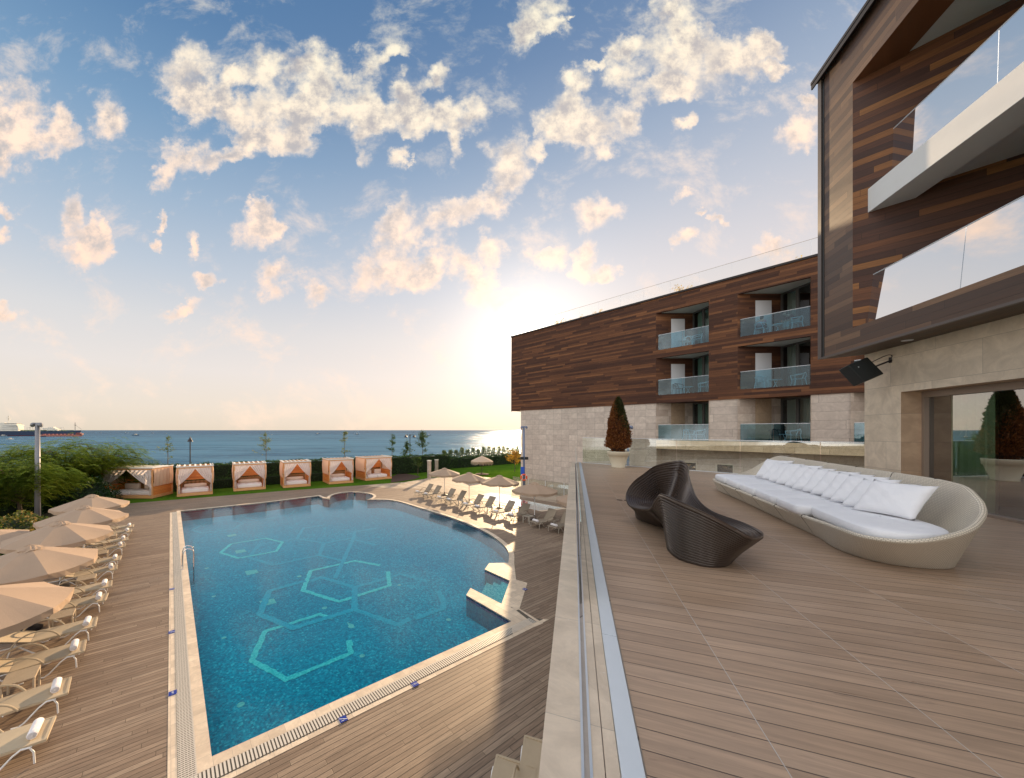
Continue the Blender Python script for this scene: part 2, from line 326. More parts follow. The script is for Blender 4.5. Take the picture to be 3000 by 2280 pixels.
M_dark=pmat('dark_metal',(.035,.030,.030,1),.45,.6)
M_brown_metal=pmat('brown_metal',(.10,.085,.08,1),.4,.5)
M_steel=pmat('brushed_steel',(.62,.66,.70,1),.28,.9,var=.1,vs=12)
M_alu=pmat('pale_aluminium',(.66,.70,.73,1),.45,.35,var=.05,vs=6)
M_chrome=pmat('chrome',(.8,.8,.8,1),.08,1)
M_white=pmat('white_render',(.74,.74,.73,1),.6,var=.04)
M_ceil=pmat('ceiling_paint',(.55,.56,.52,1),.8,var=.03)
M_fabric=pmat('white_fabric',(.80,.80,.82,1),.85,var=.04,vs=7,bump=.8,bs=11)
def voile(name,c,tr):
    m=bpy.data.materials.new(name); m.use_nodes=True; t=NT(m.node_tree)
    a=t.n('ShaderNodeBsdfDiffuse',{'Color':c}); b=t.n('ShaderNodeBsdfTranslucent',{'Color':c}); x=t.n('ShaderNodeMixShader',{0:tr,1:a.outputs[0],2:b.outputs[0]})
    t.n('ShaderNodeOutputMaterial',{'Surface':x}); return m
M_curtain=voile('voile_curtain',(.84,.75,.71,1),.45)  # pinkish tint puts the cabanas' warm glow into the cloth
M_black=pmat('black_plastic',(.012,.014,.014,1),.45)
M_frame=pmat('window_frame',(.07,.065,.06,1),.5)
M_glassB=glass('balcony_glass',(.52,.74,.82,1),.22,.05)
M_glassR=glass('roof_glass',(.98,.985,.98,1),.10,.0)
M_glassW=glass('window_glass',(.62,.76,.73,1),.5,.06)
M_glassD=glass('door_glass',(.66,.80,.72,1),.9,.24,wav=.02)
M_glassA=glass('upper_glass',(.36,.42,.44,1),.9,.52,wav=.03,gcol=(.80,.80,.80,1))
M_glassT=glass('terrace_glass',(.90,.93,.90,1),.5,.07)
M_edge=pmat('glass_edge',(.55,.72,.70,1),.2)
M_pole=pmat('grey_pole_paint',(.20,.20,.215,1),.45,.3)
M_bluepole=pmat('blue_grey_pole_paint',(.16,.20,.30,1),.45,.2)
M_beige=pmat('beige_canvas',(.37,.262,.18,1),.85,var=.08,vs=3,bump=.3,bs=25)
M_sling=pmat('beige_sling',(.46,.37,.25,1),.75,var=.08,vs=6)
M_lframe=pmat('cream_frame',(.62,.56,.46,1),.4)
M_lframew=pmat('white_frame',(.75,.74,.72,1),.35)
M_towel=pmat('white_towel',(.80,.76,.75,1),.95,bump=.8,bs=90)
M_cab=wood('cabana_wood',(1,0),2.,.13,.004,[(0,(.74,.22,.05,1)),(1,(.85,.33,.09,1))],vertical=True,rough=.5,grain=.25)  # saturated orange puts the warm glow inside the cabanas into the wood
M_cabf=pmat('cabana_frame_wood',(.68,.34,.14,1),.55,var=.15,vs=5)
M_roofb=pmat('dark_roof_board',(.10,.06,.04,1),.8)
M_slat=pmat('roof_slat_white',(.72,.68,.62,1),.7)
M_bed=pmat('mattress_cover',(.74,.68,.66,1),.85)
M_bolster=pmat('bolster_cover',(.70,.56,.46,1),.85)
M_grass=None
# ================= SETTING =================
def struct(o): o['kind']='structure'; return o
# sea
def sea_mat():
    m=bpy.data.materials.new('sea_water'); m.use_nodes=True; t=NT(m.node_tree)
    pos=t.n('ShaderNodeNewGeometry').outputs[0]
    sp=t.n('ShaderNodeSeparateXYZ',{0:pos}).outputs
    dist=t.m('MAXIMUM',t.v('LENGTH',pos),20)
    # wave relief: chop, wind waves and swell
    n1=t.noise(pos,1.1,4,.6); n2=t.noise(t.v('MULTIPLY',pos,(.10,.22,1)),1.0,5,.6); n3=t.noise(t.v('MULTIPLY',pos,(.006,.02,1)),1.0,5,.6)
    h=t.m('ADD',t.m('MULTIPLY',n1,.35),t.m('ADD',t.m('MULTIPLY',n2,2.2),t.m('MULTIPLY',n3,9.)))
    bp=t.n('ShaderNodeBump',{'Strength':.9,'Distance':1.0,'Height':h})
    n4=t.noise(t.v('MULTIPLY',pos,(.016,.05,1)),1.0,6,.7)
    c=t.mix(t.sm(n3,.35,.65),(.008,.060,.115,1),(.035,.13,.20,1))
    c=t.mix(t.sm(n4,.40,.62,0,.8),c,(.06,.16,.23,1))
    c=t.mix(t.sm(dist,150,1500),c,t.mix(t.sm(n3,.4,.62),(.006,.042,.090,1),(.018,.075,.135,1)))
    d=t.n('ShaderNodeBsdfDiffuse',{'Color':c})
    g=t.n('ShaderNodeBsdfGlossy',{'Color':(.75,.88,1,1),'Roughness':.22,'Normal':bp})
    fr=t.n('ShaderNodeFresnel',{'IOR':1.33,'Normal':bp}).outputs[0]
    fac=t.m('MINIMUM',t.m('ADD',t.m('MULTIPLY',fr,.7),.02),.24)
    mx=t.n('ShaderNodeMixShader',{0:fac,1:d.outputs[0],2:g.outputs[0]}); t.n('ShaderNodeOutputMaterial',{'Surface':mx}); return m
SEA=-3.0
mb=MB(); mb.poly([(-90000,2,SEA),(90000,2,SEA),(90000,90000,SEA),(-90000,90000,SEA)]); struct(mb.build('sea',sea_mat()))
# lawn and soil
def grass_mat():
    m=bpy.data.materials.new('lawn_grass'); m.use_nodes=True; t=NT(m.node_tree)
    pos=t.n('ShaderNodeNewGeometry').outputs[0]
    c=t.mix(t.sm(t.noise(pos,.35,4,.6),.35,.65),(.035,.105,.008,1),(.075,.15,.012,1))
    c=t.mix(t.sm(t.noise(pos,9,5,.7),.35,.7),c,(.09,.17,.02,1))
    bp=t.n('ShaderNodeBump',{'Strength':1,'Distance':.05,'Height':t.noise(pos,25,4,.7)})
    p=t.n('ShaderNodeBsdfPrincipled',{'Base Color':c,'Roughness':.95,'Normal':bp,'Specular IOR Level':.0}); t.n('ShaderNodeOutputMaterial',{'Surface':p}); return m
M_grass=grass_mat()
soil=pmat('bark_mulch',(.055,.028,.018,1),.95,var=.6,vs=9,bump=1,bs=12)
fbp=[G(x,y,-.02) for x,y in((1145,1414),(1190,1408),(1216,1404),(1232,1397),(1215,1392),(1190,1388),(1165,1389),(1148,1397))]
mb=MB(); mb.poly(fbp); struct(mb.build('flower_bed_soil',soil))
fbp=[Vector((p[0],p[1],-.03)) for p in ((-45,6),(-21.0,6),(-15.6,6.5),(-27.5,24),(-31,30),(-45,34))]
mb=MB(); mb.poly(fbp[2:]+[fbp[0]]); struct(mb.build('planting_soil',soil))
# pool outline (water edge), seen points turned into ground positions
wpx=[(620.5,2218.4),(529,1498),(773.8,1472.6),(932.6,1453),(945,1459),(964.5,1462),(966,1457),(975,1450.5),(992,1445.5),(1012,1442.6),(1033,1442),(1056,1443),(1076,1445.5),(1090,1449.5),(1094,1454.5),(1088,1460),(1076,1464.5),(1105,1463.5),(1138,1464.6),(1170,1470),(1215,1483.5),(1258.5,1497),(1305,1511),(1340,1523),(1394,1545),(1440,1569),(1476,1598),(1490,1620),(1490,1650)]
wpts=[G(x,y) for x,y in wpx]
wp2=[G(x,y) for x,y in ((1433,1651),(1420,1669),(1493.6,1702),(1469,1770.5),(1378.6,1724),(1366,1744.5),(1499,1821.2))]
pool=wpts+wp2                                   # clockwise order from near-left corner
A2=lambda P:sum(P[i].x*P[(i+1)%len(P)].y-P[(i+1)%len(P)].x*P[i].y for i in range(len(P)))
# smooth the curved right side
def smooth_run(P,n):
    c=catmull([(p.x,p.y,p.z) for p in P],n,closed=False); return [Vector(tuple(q)) for q in c]
pool=wpts[:4]+smooth_run(wpts[3:17],40)[1:]+smooth_run(wpts[17:],46)+wp2
sgn=1 if A2(pool)>0 else -1
def offset(P,d,dz=0.):
    n=len(P); out=[]
    for i in range(n):
        a,b,c=P[i-1],P[i],P[(i+1)%n]
        e1=(b-a); e2=(c-b); e1.z=e2.z=0
        if e1.length<1e-6: e1=e2
        if e2.length<1e-6: e2=e1
        e1=e1.normalized(); e2=e2.normalized()
        n1=Vector((e1.y,-e1.x,0))*sgn; n2=Vector((e2.y,-e2.x,0))*sgn
        m_=(n1+n2); m_= n1 if m_.length<.2 else m_.normalized()
        k=d/max(.45,m_.dot(n1)); out.append(b+m_*k+Vector((0,0,dz)))
    return out
ZP=.012
outer=offset(pool[:-6],.24)
# simple coping ring: the two spits are coped as slabs of their own
body=wpts[:4]+smooth_run(wpts[3:17],40)[1:]+smooth_run(wpts[17:],46)
bayA=G(1493.6,1702); bayB=G(1469,1770.5); endc=G(1499,1821.2)
ring_in=body+[bayA,bayB,endc]
sgn=1 if A2(ring_in)>0 else -1
ring_out=offset(ring_in,.24)
mb=MB()
n=len(ring_in)
for i in range(n):
    j=(i+1)%n
    mb.poly([ring_in[i]+Vector((0,0,ZP)),ring_in[j]+Vector((0,0,ZP)),ring_out[j]+Vector((0,0,ZP)),ring_out[i]+Vector((0,0,ZP))])
    mb.poly([ring_in[i]+Vector((0,0,ZP)),ring_in[i]+Vector((0,0,-.09)),ring_in[j]+Vector((0,0,-.09)),ring_in[j]+Vector((0,0,ZP))])
# spit slabs
SPW=[]
for sp in ([(1490,1650),(1433,1651),(1420,1669),(1493.6,1702),(1502,1690)],[(1469,1770.5),(1378.6,1724),(1366,1744.5),(1499,1821.2),(1506,1800),(1490,1775)]):
    P=[G(x,y) for x,y in sp]; mb.prism([(p.x,p.y) for p in P],-.05,ZP+.004); SPW.append(P)
struct(mb.build('pool_coping',M_cop))
M_navy=stone('navy_waterline_tile',U,.25,.16,[(0,(.008,.02,.13,1)),(1,(.014,.035,.19,1))],joint=.006,dark=(.5,.5,.5,1),aligned=True,rough=.25)
M_mosw=stone('mosaic_wall',U,.06,.06,[(0,(.0,.13,.21,1)),(1,(.02,.26,.34,1))],joint=.004,dark=(.05,.3,.35,1),rough=.4)
PD=-.72
mb=MB()
for i in range(len(pool)):
    j=(i+1)%len(pool); a,b=pool[i],pool[j]; z=Vector((0,0,1))
    mb.cur=0; mb.poly([a-z*.002,a-z*.15,b-z*.15,b-z*.002])
    mb.cur=1; mb.poly([a-z*.15,a+z*PD,b+z*PD,b-z*.15])
for P_ in SPW:
    c_=sum(P_,Vector())/len(P_); mb.cur=1; mb.prism([(c_.x+(p.x-c_.x)*.97,c_.y+(p.y-c_.y)*.97) for p in P_],PD,-.051)
struct(mb.build('pool_wall',[M_navy,M_mosw]))
def floor_mat():
    m=bpy.data.materials.new('pool_mosaic'); m.use_nodes=True; t=NT(m.node_tree)
    pos=t.n('ShaderNodeNewGeometry').outputs[0]
    a=t.v('DOT_PRODUCT',pos,tuple(U)); b=t.v('DOT_PRODUCT',pos,tuple(O))
    r1,_,ey,ex,row=cells(t,a,b,.045,.045,.002,aligned=True)
    r2,_,_,_,_=cells(t,a,b,.08,.08,.002,aligned=True)
    c=t.ramp(t.m('ADD',t.m('MULTIPLY',r1,.7),t.m('MULTIPLY',r2,.3)),[(0,(.0,.17,.27,1)),(.45,(.0,.28,.41,1)),(.75,(.0,.37,.50,1)),(.93,(.03,.50,.60,1)),(1,(.10,.64,.70,1))])
    # cell web pattern; only the broad random tone below reaches the colour
    vn=t.n('ShaderNodeTexVoronoi',{'Vector':t.v('ADD',pos,t.v('SCALE',t.noise(pos,1.3,3,.5,col=True),sc=.5)),'Scale':3.2},feature='DISTANCE_TO_EDGE').outputs[0]
    c=t.mix(t.sm(t.noise(pos,.12,2,.5),.3,.7),c,t.mix(1,c,(1.2,1.25,1.2,1),'MULTIPLY'))
    p=t.n('ShaderNodeBsdfDiffuse',{'Color':c}); t.n('ShaderNodeOutputMaterial',{'Surface':p}); return m
M_floor=floor_mat()
def line_mat(name,c1,c2):
    m=bpy.data.materials.new(name); m.use_nodes=True; t=NT(m.node_tree)
    pos=t.n('ShaderNodeNewGeometry').outputs[0]
    a=t.v('DOT_PRODUCT',pos,tuple(U)); b=t.v('DOT_PRODUCT',pos,tuple(O))
    r1,_,_,_,_=cells(t,a,b,.045,.045,.002,aligned=True)
    p=t.n('ShaderNodeBsdfDiffuse',{'Color':t.mix(r1,c1,c2)}); t.n('ShaderNodeOutputMaterial',{'Surface':p}); return m
tri=lambda loops:geometry.tessellate_polygon(loops)
def flat(loops,z,mb):
    ls=[[Vector((p[0],p[1],0)) for p in L] for L in loops]; fl=[p for L in ls for p in L]
    mb.add([(p.x,p.y,z) for p in fl],[tuple(f) if ((fl[f[1]]-fl[f[0]]).cross(fl[f[2]]-fl[f[0]])).z>0 else (f[0],f[2],f[1]) for f in tri(ls)])
SHORE=[(-90,-25,0),(60,-25,0),(60,99,0),(20,75,0),(2,63.5,0),(-30,44,0),(-90,8,0)]
mb=MB(); flat([[Vector(p) for p in SHORE]
    ,ring_in],-.04,mb)
for i_ in range(2,6): a_,b_=SHORE[i_],SHORE[i_+1]; mb.poly([(a_[0],a_[1],-.04),(b_[0],b_[1],-.04),(b_[0]-.6,b_[1]+1,SEA-1),(a_[0]-.6,a_[1]+1,SEA-1)])
struct(mb.build('lawn',M_grass))
mb=MB(); flat([pool],PD,mb); fo=struct(mb.build('pool_floor',M_floor))
# mosaic hexagon bands laid in the pool floor
L1=line_mat('mosaic_light',(.05,.62,.62,1),(.18,.82,.78,1)); L2=line_mat('mosaic_mid',(.0,.38,.52,1),(.02,.54,.66,1)); L3=line_mat('mosaic_pale',(.16,.55,.54,1),(.34,.70,.62,1))
def gf(x,y): return G(x,y,PD+.006)
BZ=[0]
def band(mb,pts,wd,rag=.022):
    BZ[0]+=1
    P=[]
    for i in range(len(pts)-1):
        a,b=gf(*pts[i]),gf(*pts[i+1]); n_=max(4,int((b-a).length/.10))
        d=(b-a).normalized(); q=Vector((-d.y,d.x,0)); e0=-wd*.28 if i else 0
        L_=(b-a).length; vs=[]
        for k in range(n_+1):
            s_=e0+(L_-e0+wd*.28)*k/n_
            vs.append(a+d*s_+q*(wd/2+random.uniform(-rag,rag))); vs.append(a+d*s_-q*(wd/2+random.uniform(-rag,rag)))
        zo=Vector((0,0,.0011*i+.0083*(BZ[0]%7)/7+.00013*BZ[0])); mb.add([v+zo for v in vs],[(2*k,2*k+1,2*k+3,2*k+2) for k in range(n_)])
mb=MB()
mb.cur=0
c6=lambda x,y:(500+x/3.652,1820+y/3.652)
c5=lambda x,y:(500+x/3.652,1400+y/3.652)
c7=lambda x,y:(1050+x/3.652,1650+y/3.652)
band(mb,[c5(1740,1505),c5(1590,1460),c6(1010,110),c6(870,420),c6(1240,625),c6(1925,345),c6(1910,215)],.17)
band(mb,[c7(230,25),c5(1975,888),c5(1500,995),c5(1415,1205),c5(1800,1325),c7(335,240),c7(315,95)],.19)
band(mb,[c5(1015,648),c5(645,708),c5(535,803),c5(725,862),c5(1130,787),c5(1195,690),c5(1015,648)],.17)
mb.cur=1
band(mb,[c5(1500,1110),c5(1610,1065),c5(1970,1175),c5(1965,1410),c5(1320,1610),c5(950,1465),c5(1060,1210),c5(1430,1110)],.24)
band(mb,[c5(1970,1175),c7(450,120),c7(720,190)],.22); band(mb,[c7(850,300),c7(910,400),c7(900,490),c7(620,590)],.22)
band(mb,[c5(1965,1410),c7(430,660),c7(540,600)],.22)
band(mb,[c5(850,830),c5(950,715),c5(1100,690),c5(1350,650),c5(1640,700),c5(1590,830),c5(1095,935),c5(830,855)],.2)
band(mb,[c5(1590,830),c5(1850,890)],.2); band(mb,[c5(1640,700),c5(1960,640)],.18)
band(mb,[c5(1350,650),c5(1420,540),c5(1640,505)],.18); band(mb,[c7(-250,165),c5(1960,640),c5(1970,575),c5(2190,545)],.2); band(mb,[c5(1970,665),c5(2191,720)],.2)
band(mb,[c5(230,560),c5(330,590),c5(680,545),c5(770,485),c5(640,450),c5(380,480),c5(230,560)],.16)
band(mb,[c5(740,410),c5(930,460),c5(1280,395),c5(1330,345)],.16)
mb.cur=2
for q in ([(600,615),(690,600),(710,615),(620,635)],[(685,780),(790,765),(812,790),(705,812)],[(793,1000),(915,980),(945,1015),(815,1045)],[(948,1320),(1105,1290),(1132,1338),(980,1378)]):
    mb.poly([gf(*c5(*p)) for p in q])
for q in ([(1885,1545),(1925,1560),(1955,1570),(1970,1600),(1930,1612),(1895,1600),(1905,1580)],):
    mb.poly([gf(*c5(*p)) for p in q])
for (x,y,r_) in ((c6(570,178)+(.07,)),(c6(750,893)+(.09,)),(c5(462,1268)+(.08,)),(c5(385,967)+(.09,)),(c5(1377,1054)+(.1,)),(c5(1645,1392)+(.1,)),(c6(2050,370)+(.08,)),(c7(438,235)+(.08,)),(c7(965,605)+(.09,))):
    p=gf(x,y); mb.poly([p+Vector((r_*math.cos(k*.785),r_*math.sin(k*.785),0)) for k in range(8)])
o=mb.build('mosaic_pattern',[L1,L2,L3]); o.parent=fo
# steps in the bay
mb=MB(); e0=bayB; e1=bayA; dd=(e1-e0).normalized(); qn=Vector((-dd.y,dd.x,0)); 
if qn.dot(U)<0 and qn.dot(O)>0: qn=-qn
inn=(G(1420,1669)-G(1493.6,1702)).normalized()
for k in range(3):
    a=bayA+inn*(.0+.42*k); b=bayB+inn*(.0+.42*k); a2=a+inn*.42; b2=b+inn*.42
    z1=-.16-.17*k
    mb.prism([(a.x,a.y),(b.x,b.y),(b2.x,b2.y),(a2.x,a2.y)],PD,z1)
o=mb.build('pool_step',line_mat('mosaic_step',(.05,.42,.48,1),(.35,.75,.72,1))); struct(o)
# water
def water_mat(name,tint,rip=.28,f0=.0,sc1=7.):
    m=bpy.data.materials.new(name); m.use_nodes=True; t=NT(m.node_tree)
    pos=t.n('ShaderNodeNewGeometry').outputs[0]
    n1=t.noise(pos,sc1,4,.6,.8); n2=t.noise(t.v('MULTIPLY',pos,(1.1,.7,1)),1.2,3,.55)
    amp=t.sm(t.noise(pos,.13,2,.5),.3,.7,.45,1.3)
    h=t.m('MULTIPLY',amp,t.m('ADD',t.m('MULTIPLY',n1,.018),t.m('MULTIPLY',n2,.05)))
    bp=t.n('ShaderNodeBump',{'Strength':rip,'Distance':1.0,'Height':h})
    fr=t.n('ShaderNodeFresnel',{'IOR':1.33,'Normal':bp}).outputs[0]
    fac=t.m('ADD',t.m('MULTIPLY',fr,.95),f0,clamp=True)
    tr=t.n('ShaderNodeBsdfTransparent',{'Color':tint}); gl=t.n('ShaderNodeBsdfGlossy',{'Roughness':.03,'Normal':bp,'Color':(.9,.95,1,1)})
    mx=t.n('ShaderNodeMixShader',{0:fac,1:tr.outputs[0],2:gl.outputs[0]}); t.n('ShaderNodeOutputMaterial',{'Surface':mx}); return m
M_water=water_mat('pool_water',(.60,.96,.97,1),rip=.14)
mb=MB(); flat([pool],-.035,mb); struct(mb.build('pool_water',M_water))
# deck with the pool cut out
far=[G(x,y) for x,y in ((280,1487.5),(380,1475),(850,1437),(1060,1422),(1183,1412.8),(1240,1404),(1262,1399.5))]
far[0]=G(255,1489)
deckP=[Vector((-6,-20,0)),Vector((-15.6,6.0,0)),Vector((-28,24.5,0)),Vector((-26.6,27.5,0))]+far[1:]+[G(1420,1398),G(1535,1412),Vector((14.5,40,0)),Vector((40,0,0)),Vector((14,-20,0))]
mb=MB(); flat([deckP,ring_in],0,mb); struct(mb.build('pool_deck',M_deck))
# paving at the far right (large pale flags) over the deck base
M_pave=stone('pale_paving',U,1.2,.6,[(0,(.36,.29,.22,1)),(1,(.46,.38,.29,1))],vertical=False,joint=.01,dark=(.2,.16,.12,1),rough=.72,spec=.2)
mb=MB(); flat([[G(x,y) for x,y in ((1060,1423),(1183,1413.5),(1262,1400.5),(1418,1399),(1532,1413),(1700,1440),(1640,1475),(1440,1442),(1370,1452),(1230,1432),(1130,1430))]],.004,mb); struct(mb.build('paving',M_pave))
# tile strip, overflow grate along the left and near sides (all built in the pool frame: o across, w along)
o0=.607; w0=7.40; wfar=31.2
def PF(o_,w_,z=0.): v=O*o_+U*w_; return Vector((v.x,v.y,z))
omax=endc.dot(O)
mb=MB()
mb.poly([PF(-.045,w0-.62,.006),PF(.09,w0-.62,.006),PF(.09,wfar,.006),PF(-.045,wfar,.006)])
mb.poly([PF(.09,w0-.62,.0065),PF(omax+1.0,w0-.62,.0065),PF(omax+.9,w0-.5,.0065),PF(.09,w0-.5,.0065)])
struct(mb.build('tile_strip',M_cop))
M_grate=pmat('grate_plastic',(.62,.56,.47,1),.5); M_void=pmat('grate_void',(.12,.10,.075,1),.9)
mb=MB()
mb.poly([PF(.09,w0-.5,.005),PF(.375,w0-.5,.005),PF(.375,wfar,.005),PF(.09,wfar,.005)])
mb.poly([PF(.375,w0-.5,.0052),PF(omax+.9,w0-.5,.0052),PF(omax+.6,w0-.2,.0052),PF(.375,w0-.2,.0052)])
struct(mb.build('gutter',M_void))
mb=MB()
ww=w0-.48
while ww<wfar:
    mb.poly([PF(.095,ww,.016),PF(.37,ww,.016),PF(.37,ww+.028,.016),PF(.095,ww+.028,.016)]); ww+=.046
for oo in (.14,.19,.24,.29,.34): mb.poly([PF(oo,w0-.48,.017),PF(oo+.008,w0-.48,.017),PF(oo+.008,wfar,.017),PF(oo,wfar,.017)])
struct(mb.build('side_gutter_grille',M_grate))
mb=MB(); oo=.20
while oo<omax+.55:
    mb.poly([PF(oo,w0-.485,.018),PF(oo+.036,w0-.485,.018),PF(oo+.036,w0-.215,.018),PF(oo,w0-.215,.018)]); oo+=.060
struct(mb.build('gutter_grille',M_grate))
# coping apron between grate and water for the near-left corner (flush, over the ring)
mb=MB(); mb.poly([PF(.375,w0-.2,.0105),PF(.375,w0+.1,.0105),PF(.45,w0+.1,.0105),PF(.45,w0-.2,.0105)]); struct(mb.build('coping_corner',M_cop))
# right-hand grate leg beyond the bay + wider stone border there
mb=MB(); q=[(1499,1821),(1540,1800),(1590,1825),(1560,1836)]; 
P=[G(x,y,.008) for x,y in ((1499,1824),(1489,1782),(1515,1779),(1592,1826),(1505,1862),(1500,1850))]
mb.poly(P); struct(mb.build('corner_border',M_cop))
P=[G(x,y,.014) for x,y in ((1512,1788),(1520,1786),(1572,1822),(1560,1826))]
mb=MB(); mb.poly(P); struct(mb.build('corner_grate',M_void))
mb=MB(); mb.poly([G(x,y,.009) for x,y in ((1503,1700),(1511,1698),(1545,1708),(1522,1783),(1490,1778),(1484,1768))]); struct(mb.build('bay_border',M_cop))
# shallow children's pool
kp=[(1380.7,1452.5),(1435,1445.7),(1663,1490.5),(1587,1499)]
P=[G(x,y,.012) for x,y in kp]; c_=sum(P,Vector())/4; P2=[c_+(p-c_)*.90 for p in P]
mb=MB()
for i in range(4): mb.poly([P[i],P[(i+1)%4],P2[(i+1)%4],P2[i]])
struct(mb.build('paddling_pool_coping',M_cop))
mb=MB(); mb.poly([p-Vector((0,0,.0)) for p in P2]); struct(mb.build('paddling_pool_floor',pmat('pale_blue_mosaic',(.10,.42,.55,1),.6,var=.2,vs=14)))
mb=MB(); mb.poly([p+Vector((0,0,.006)) for p in P2]); struct(mb.build('paddling_pool_water',water_mat('paddling_water',(.8,.95,.98,1))))
# terrace slab, ledge, track and metal strip
C0=Vector((7.01,16.6,0)); ED=Vector((.64,-.77,0)).normalized()
def TP(off,along,z=T): # off: right of the camera across the ledge, along: forward along DA
    v=IA*off+DA*along; return Vector((v.x,v.y,z))
yc=C0.dot(DA)
mb=MB()
e_end=C0+ED*9.5
flrP=[TP(.285,-4),TP(9,-4),Vector((15,3,0)),Vector((e_end.x,e_end.y,0)),Vector((C0.x,C0.y,0))]
flat([flrP],T,mb); struct(mb.build('terrace_floor',M_terr))
mb=MB(); mb.prism([(p.x+.0,p.y) for p in [TP(-.10,-4),TP(9,-4),Vector((15,3,0)),Vector((e_end.x,e_end.y,0)),Vector((C0.x-.2,C0.y-.1,0))]],-.2,T-.012); struct(mb.build('terrace_base',M_stoneB))
lend=yc-.02
pr=thing('parapet','travertine topped parapet ledge with recessed glass track beside the timber terrace','parapet',TP(0,0,T))
mb=MB(); mb.box((0,0,0),(1,1,1)); mb.v=[];mb.f=[];mb.mi=[]
def strip(o1,o2,z0,z1,a0=-3.5,a1=None):
    m_=MB(); a1=lend if a1 is None else a1
    P=[TP(o1,a0),TP(o2,a0),TP(o2,a1),TP(o1,a1)]; m_.prism([(p.x,p.y) for p in P],z0,z1); return m_
strip(-.143,.028,T-.35,T+.004).build('outer_stone',M_ledge,pr)
strip(.075,.123,T-.35,T+.004).build('inner_stone',M_ledge,pr); strip(.128,.185,T-.35,T+.004).build('inner_stone',M_ledge,pr); strip(.123,.128,T-.35,T-.02).build('groove_floor',M_black,pr)
m_=strip(.028,.040,T-.3,T+.010); m_.add(*[x for x in (strip(.063,.075,T-.3,T+.010).v,strip(.063,.075,T-.3,T+.010).f)]); m_.build('track_rail',M_steel,pr)
m_=strip(.040,.063,T-.30,T-.05); m_.build('track_groove',M_black,pr)
for a0,a1 in ((-3.5,2.895),(2.9,lend)):
    strip(.188,.283,T-.3,T+.016,a0,a1).build('metal_strip',M_alu,pr,bevel=.002)
gt=thing('glass_balustrade','low clear glass pane standing in the parapet track, seen edge-on','balustrade',TP(.05,0,T),group='terrace balustrades')
m_=strip(.0485,.0545,T-.04,T+.70,3.4,lend-.05); m_.build('pane',M_glassT,gt)
m_=strip(.0483,.0547,T+.700,T+.703,3.4,lend-.05); m_.build('pane_edge',M_edge,gt)
# end balustrade along the far edge of the terrace
eg=thing('glass_balustrade','tall clear glass balustrade closing the far end of the terrace behind the topiary','balustrade',(C0.x,C0.y,T),group='terrace balustrades')
L_=9.3; k=0; nseg=5
for i in range(nseg):
    a=C0+ED*(.05+i*L_/nseg)+Vector((0,0,T)); b=C0+ED*(.05+(i+1)*L_/nseg-.02)+Vector((0,0,T)); q=Vector((-ED.y,ED.x,0))*.006
    m_=MB(); m_.prism([((a-q).x,(a-q).y),((b-q).x,(b-q).y),((b+q).x,(b+q).y),((a+q).x,(a+q).y)],T-.02,T+1.145); m_.build('pane',M_glassT,eg)
m_=MB(); a=C0+ED*.05; b=C0+ED*L_; m_.tube([(a.x,a.y,T+1.155),(b.x,b.y,T+1.155)],.010,6); m_.build('top_rail',M_alu,eg)
m_=MB(); q=Vector((-ED.y,ED.x,0))
for s_ in (.03,): 
    m_.prism([((a-q*s_).x,(a-q*s_).y),((b-q*s_).x,(b-q*s_).y),((b+q*s_).x,(b+q*s_).y),((a+q*s_).x,(a+q*s_).y)],T-.05,T+.02)
m_.build('base_channel',M_alu,eg)
dr=MB(); p=G(1815,1465,T+.006); 
for i in range(2):
    for k in range(3): dr.box(p+IA*(.06*i)+DA*(.0)+IA*.0+Vector((0,0,.0))+IA*(.14*k),(.10 if i==0 else .0001,.045,.006),rz=math.atan2(IA.y,IA.x))
tag(dr.build('floor_drain',M_dark,origin=p),'small dark slotted drain cover set in the terrace boards near the dark sculptural seat','drain')
# ================= FAR WING =================
PB=Vector((16.82,26.4,0))
BC=PB+SB*(-(37.53-26.4)/.801)                      # left (seaward) corner of the facade
def FB(s,n,z): v=BC+SB*s+IB*n; return Vector((v.x,v.y,z))
def sx(x,n=0.):                                     # s on the plane n where photo column x meets it
    r=(x-CX)/F; o=BC+IB*n; return (r*o.y-o.x)/(SB.x-r*SB.y)
def wallgrid(ss,zs,holes,n,mat,name,parent,thick=.25,rev=True):
    m=MB()
    for i in range(len(ss)-1):
        for j in range(len(zs)-1):
            if (i,j) in holes: continue
            m.poly([FB(ss[i],n,zs[j]),FB(ss[i+1],n,zs[j]),FB(ss[i+1],n,zs[j+1]),FB(ss[i],n,zs[j+1])])
    return m
BW=thing('hotel_wing','far hotel wing clad in mixed brown timber above pale stone, with recessed balconies','building',FB(0,0,0))
cols=[(13.70,16.90),(18.40,21.60),(23.07,26.27)]
ZR=[(8.38,11.10),(11.70,14.44)]
ss=[0,13.70,16.90,18.40,21.60,23.07,26.27,33]; zs=[7.79,8.38,11.10,11.70,14.44,15.50]
holes={(i,j) for i in (1,3,5) for j in (1,3)}
m=wallgrid(ss,zs,holes,0,None,None,None)
m.build('timber_cladding',M_woodB,BW)
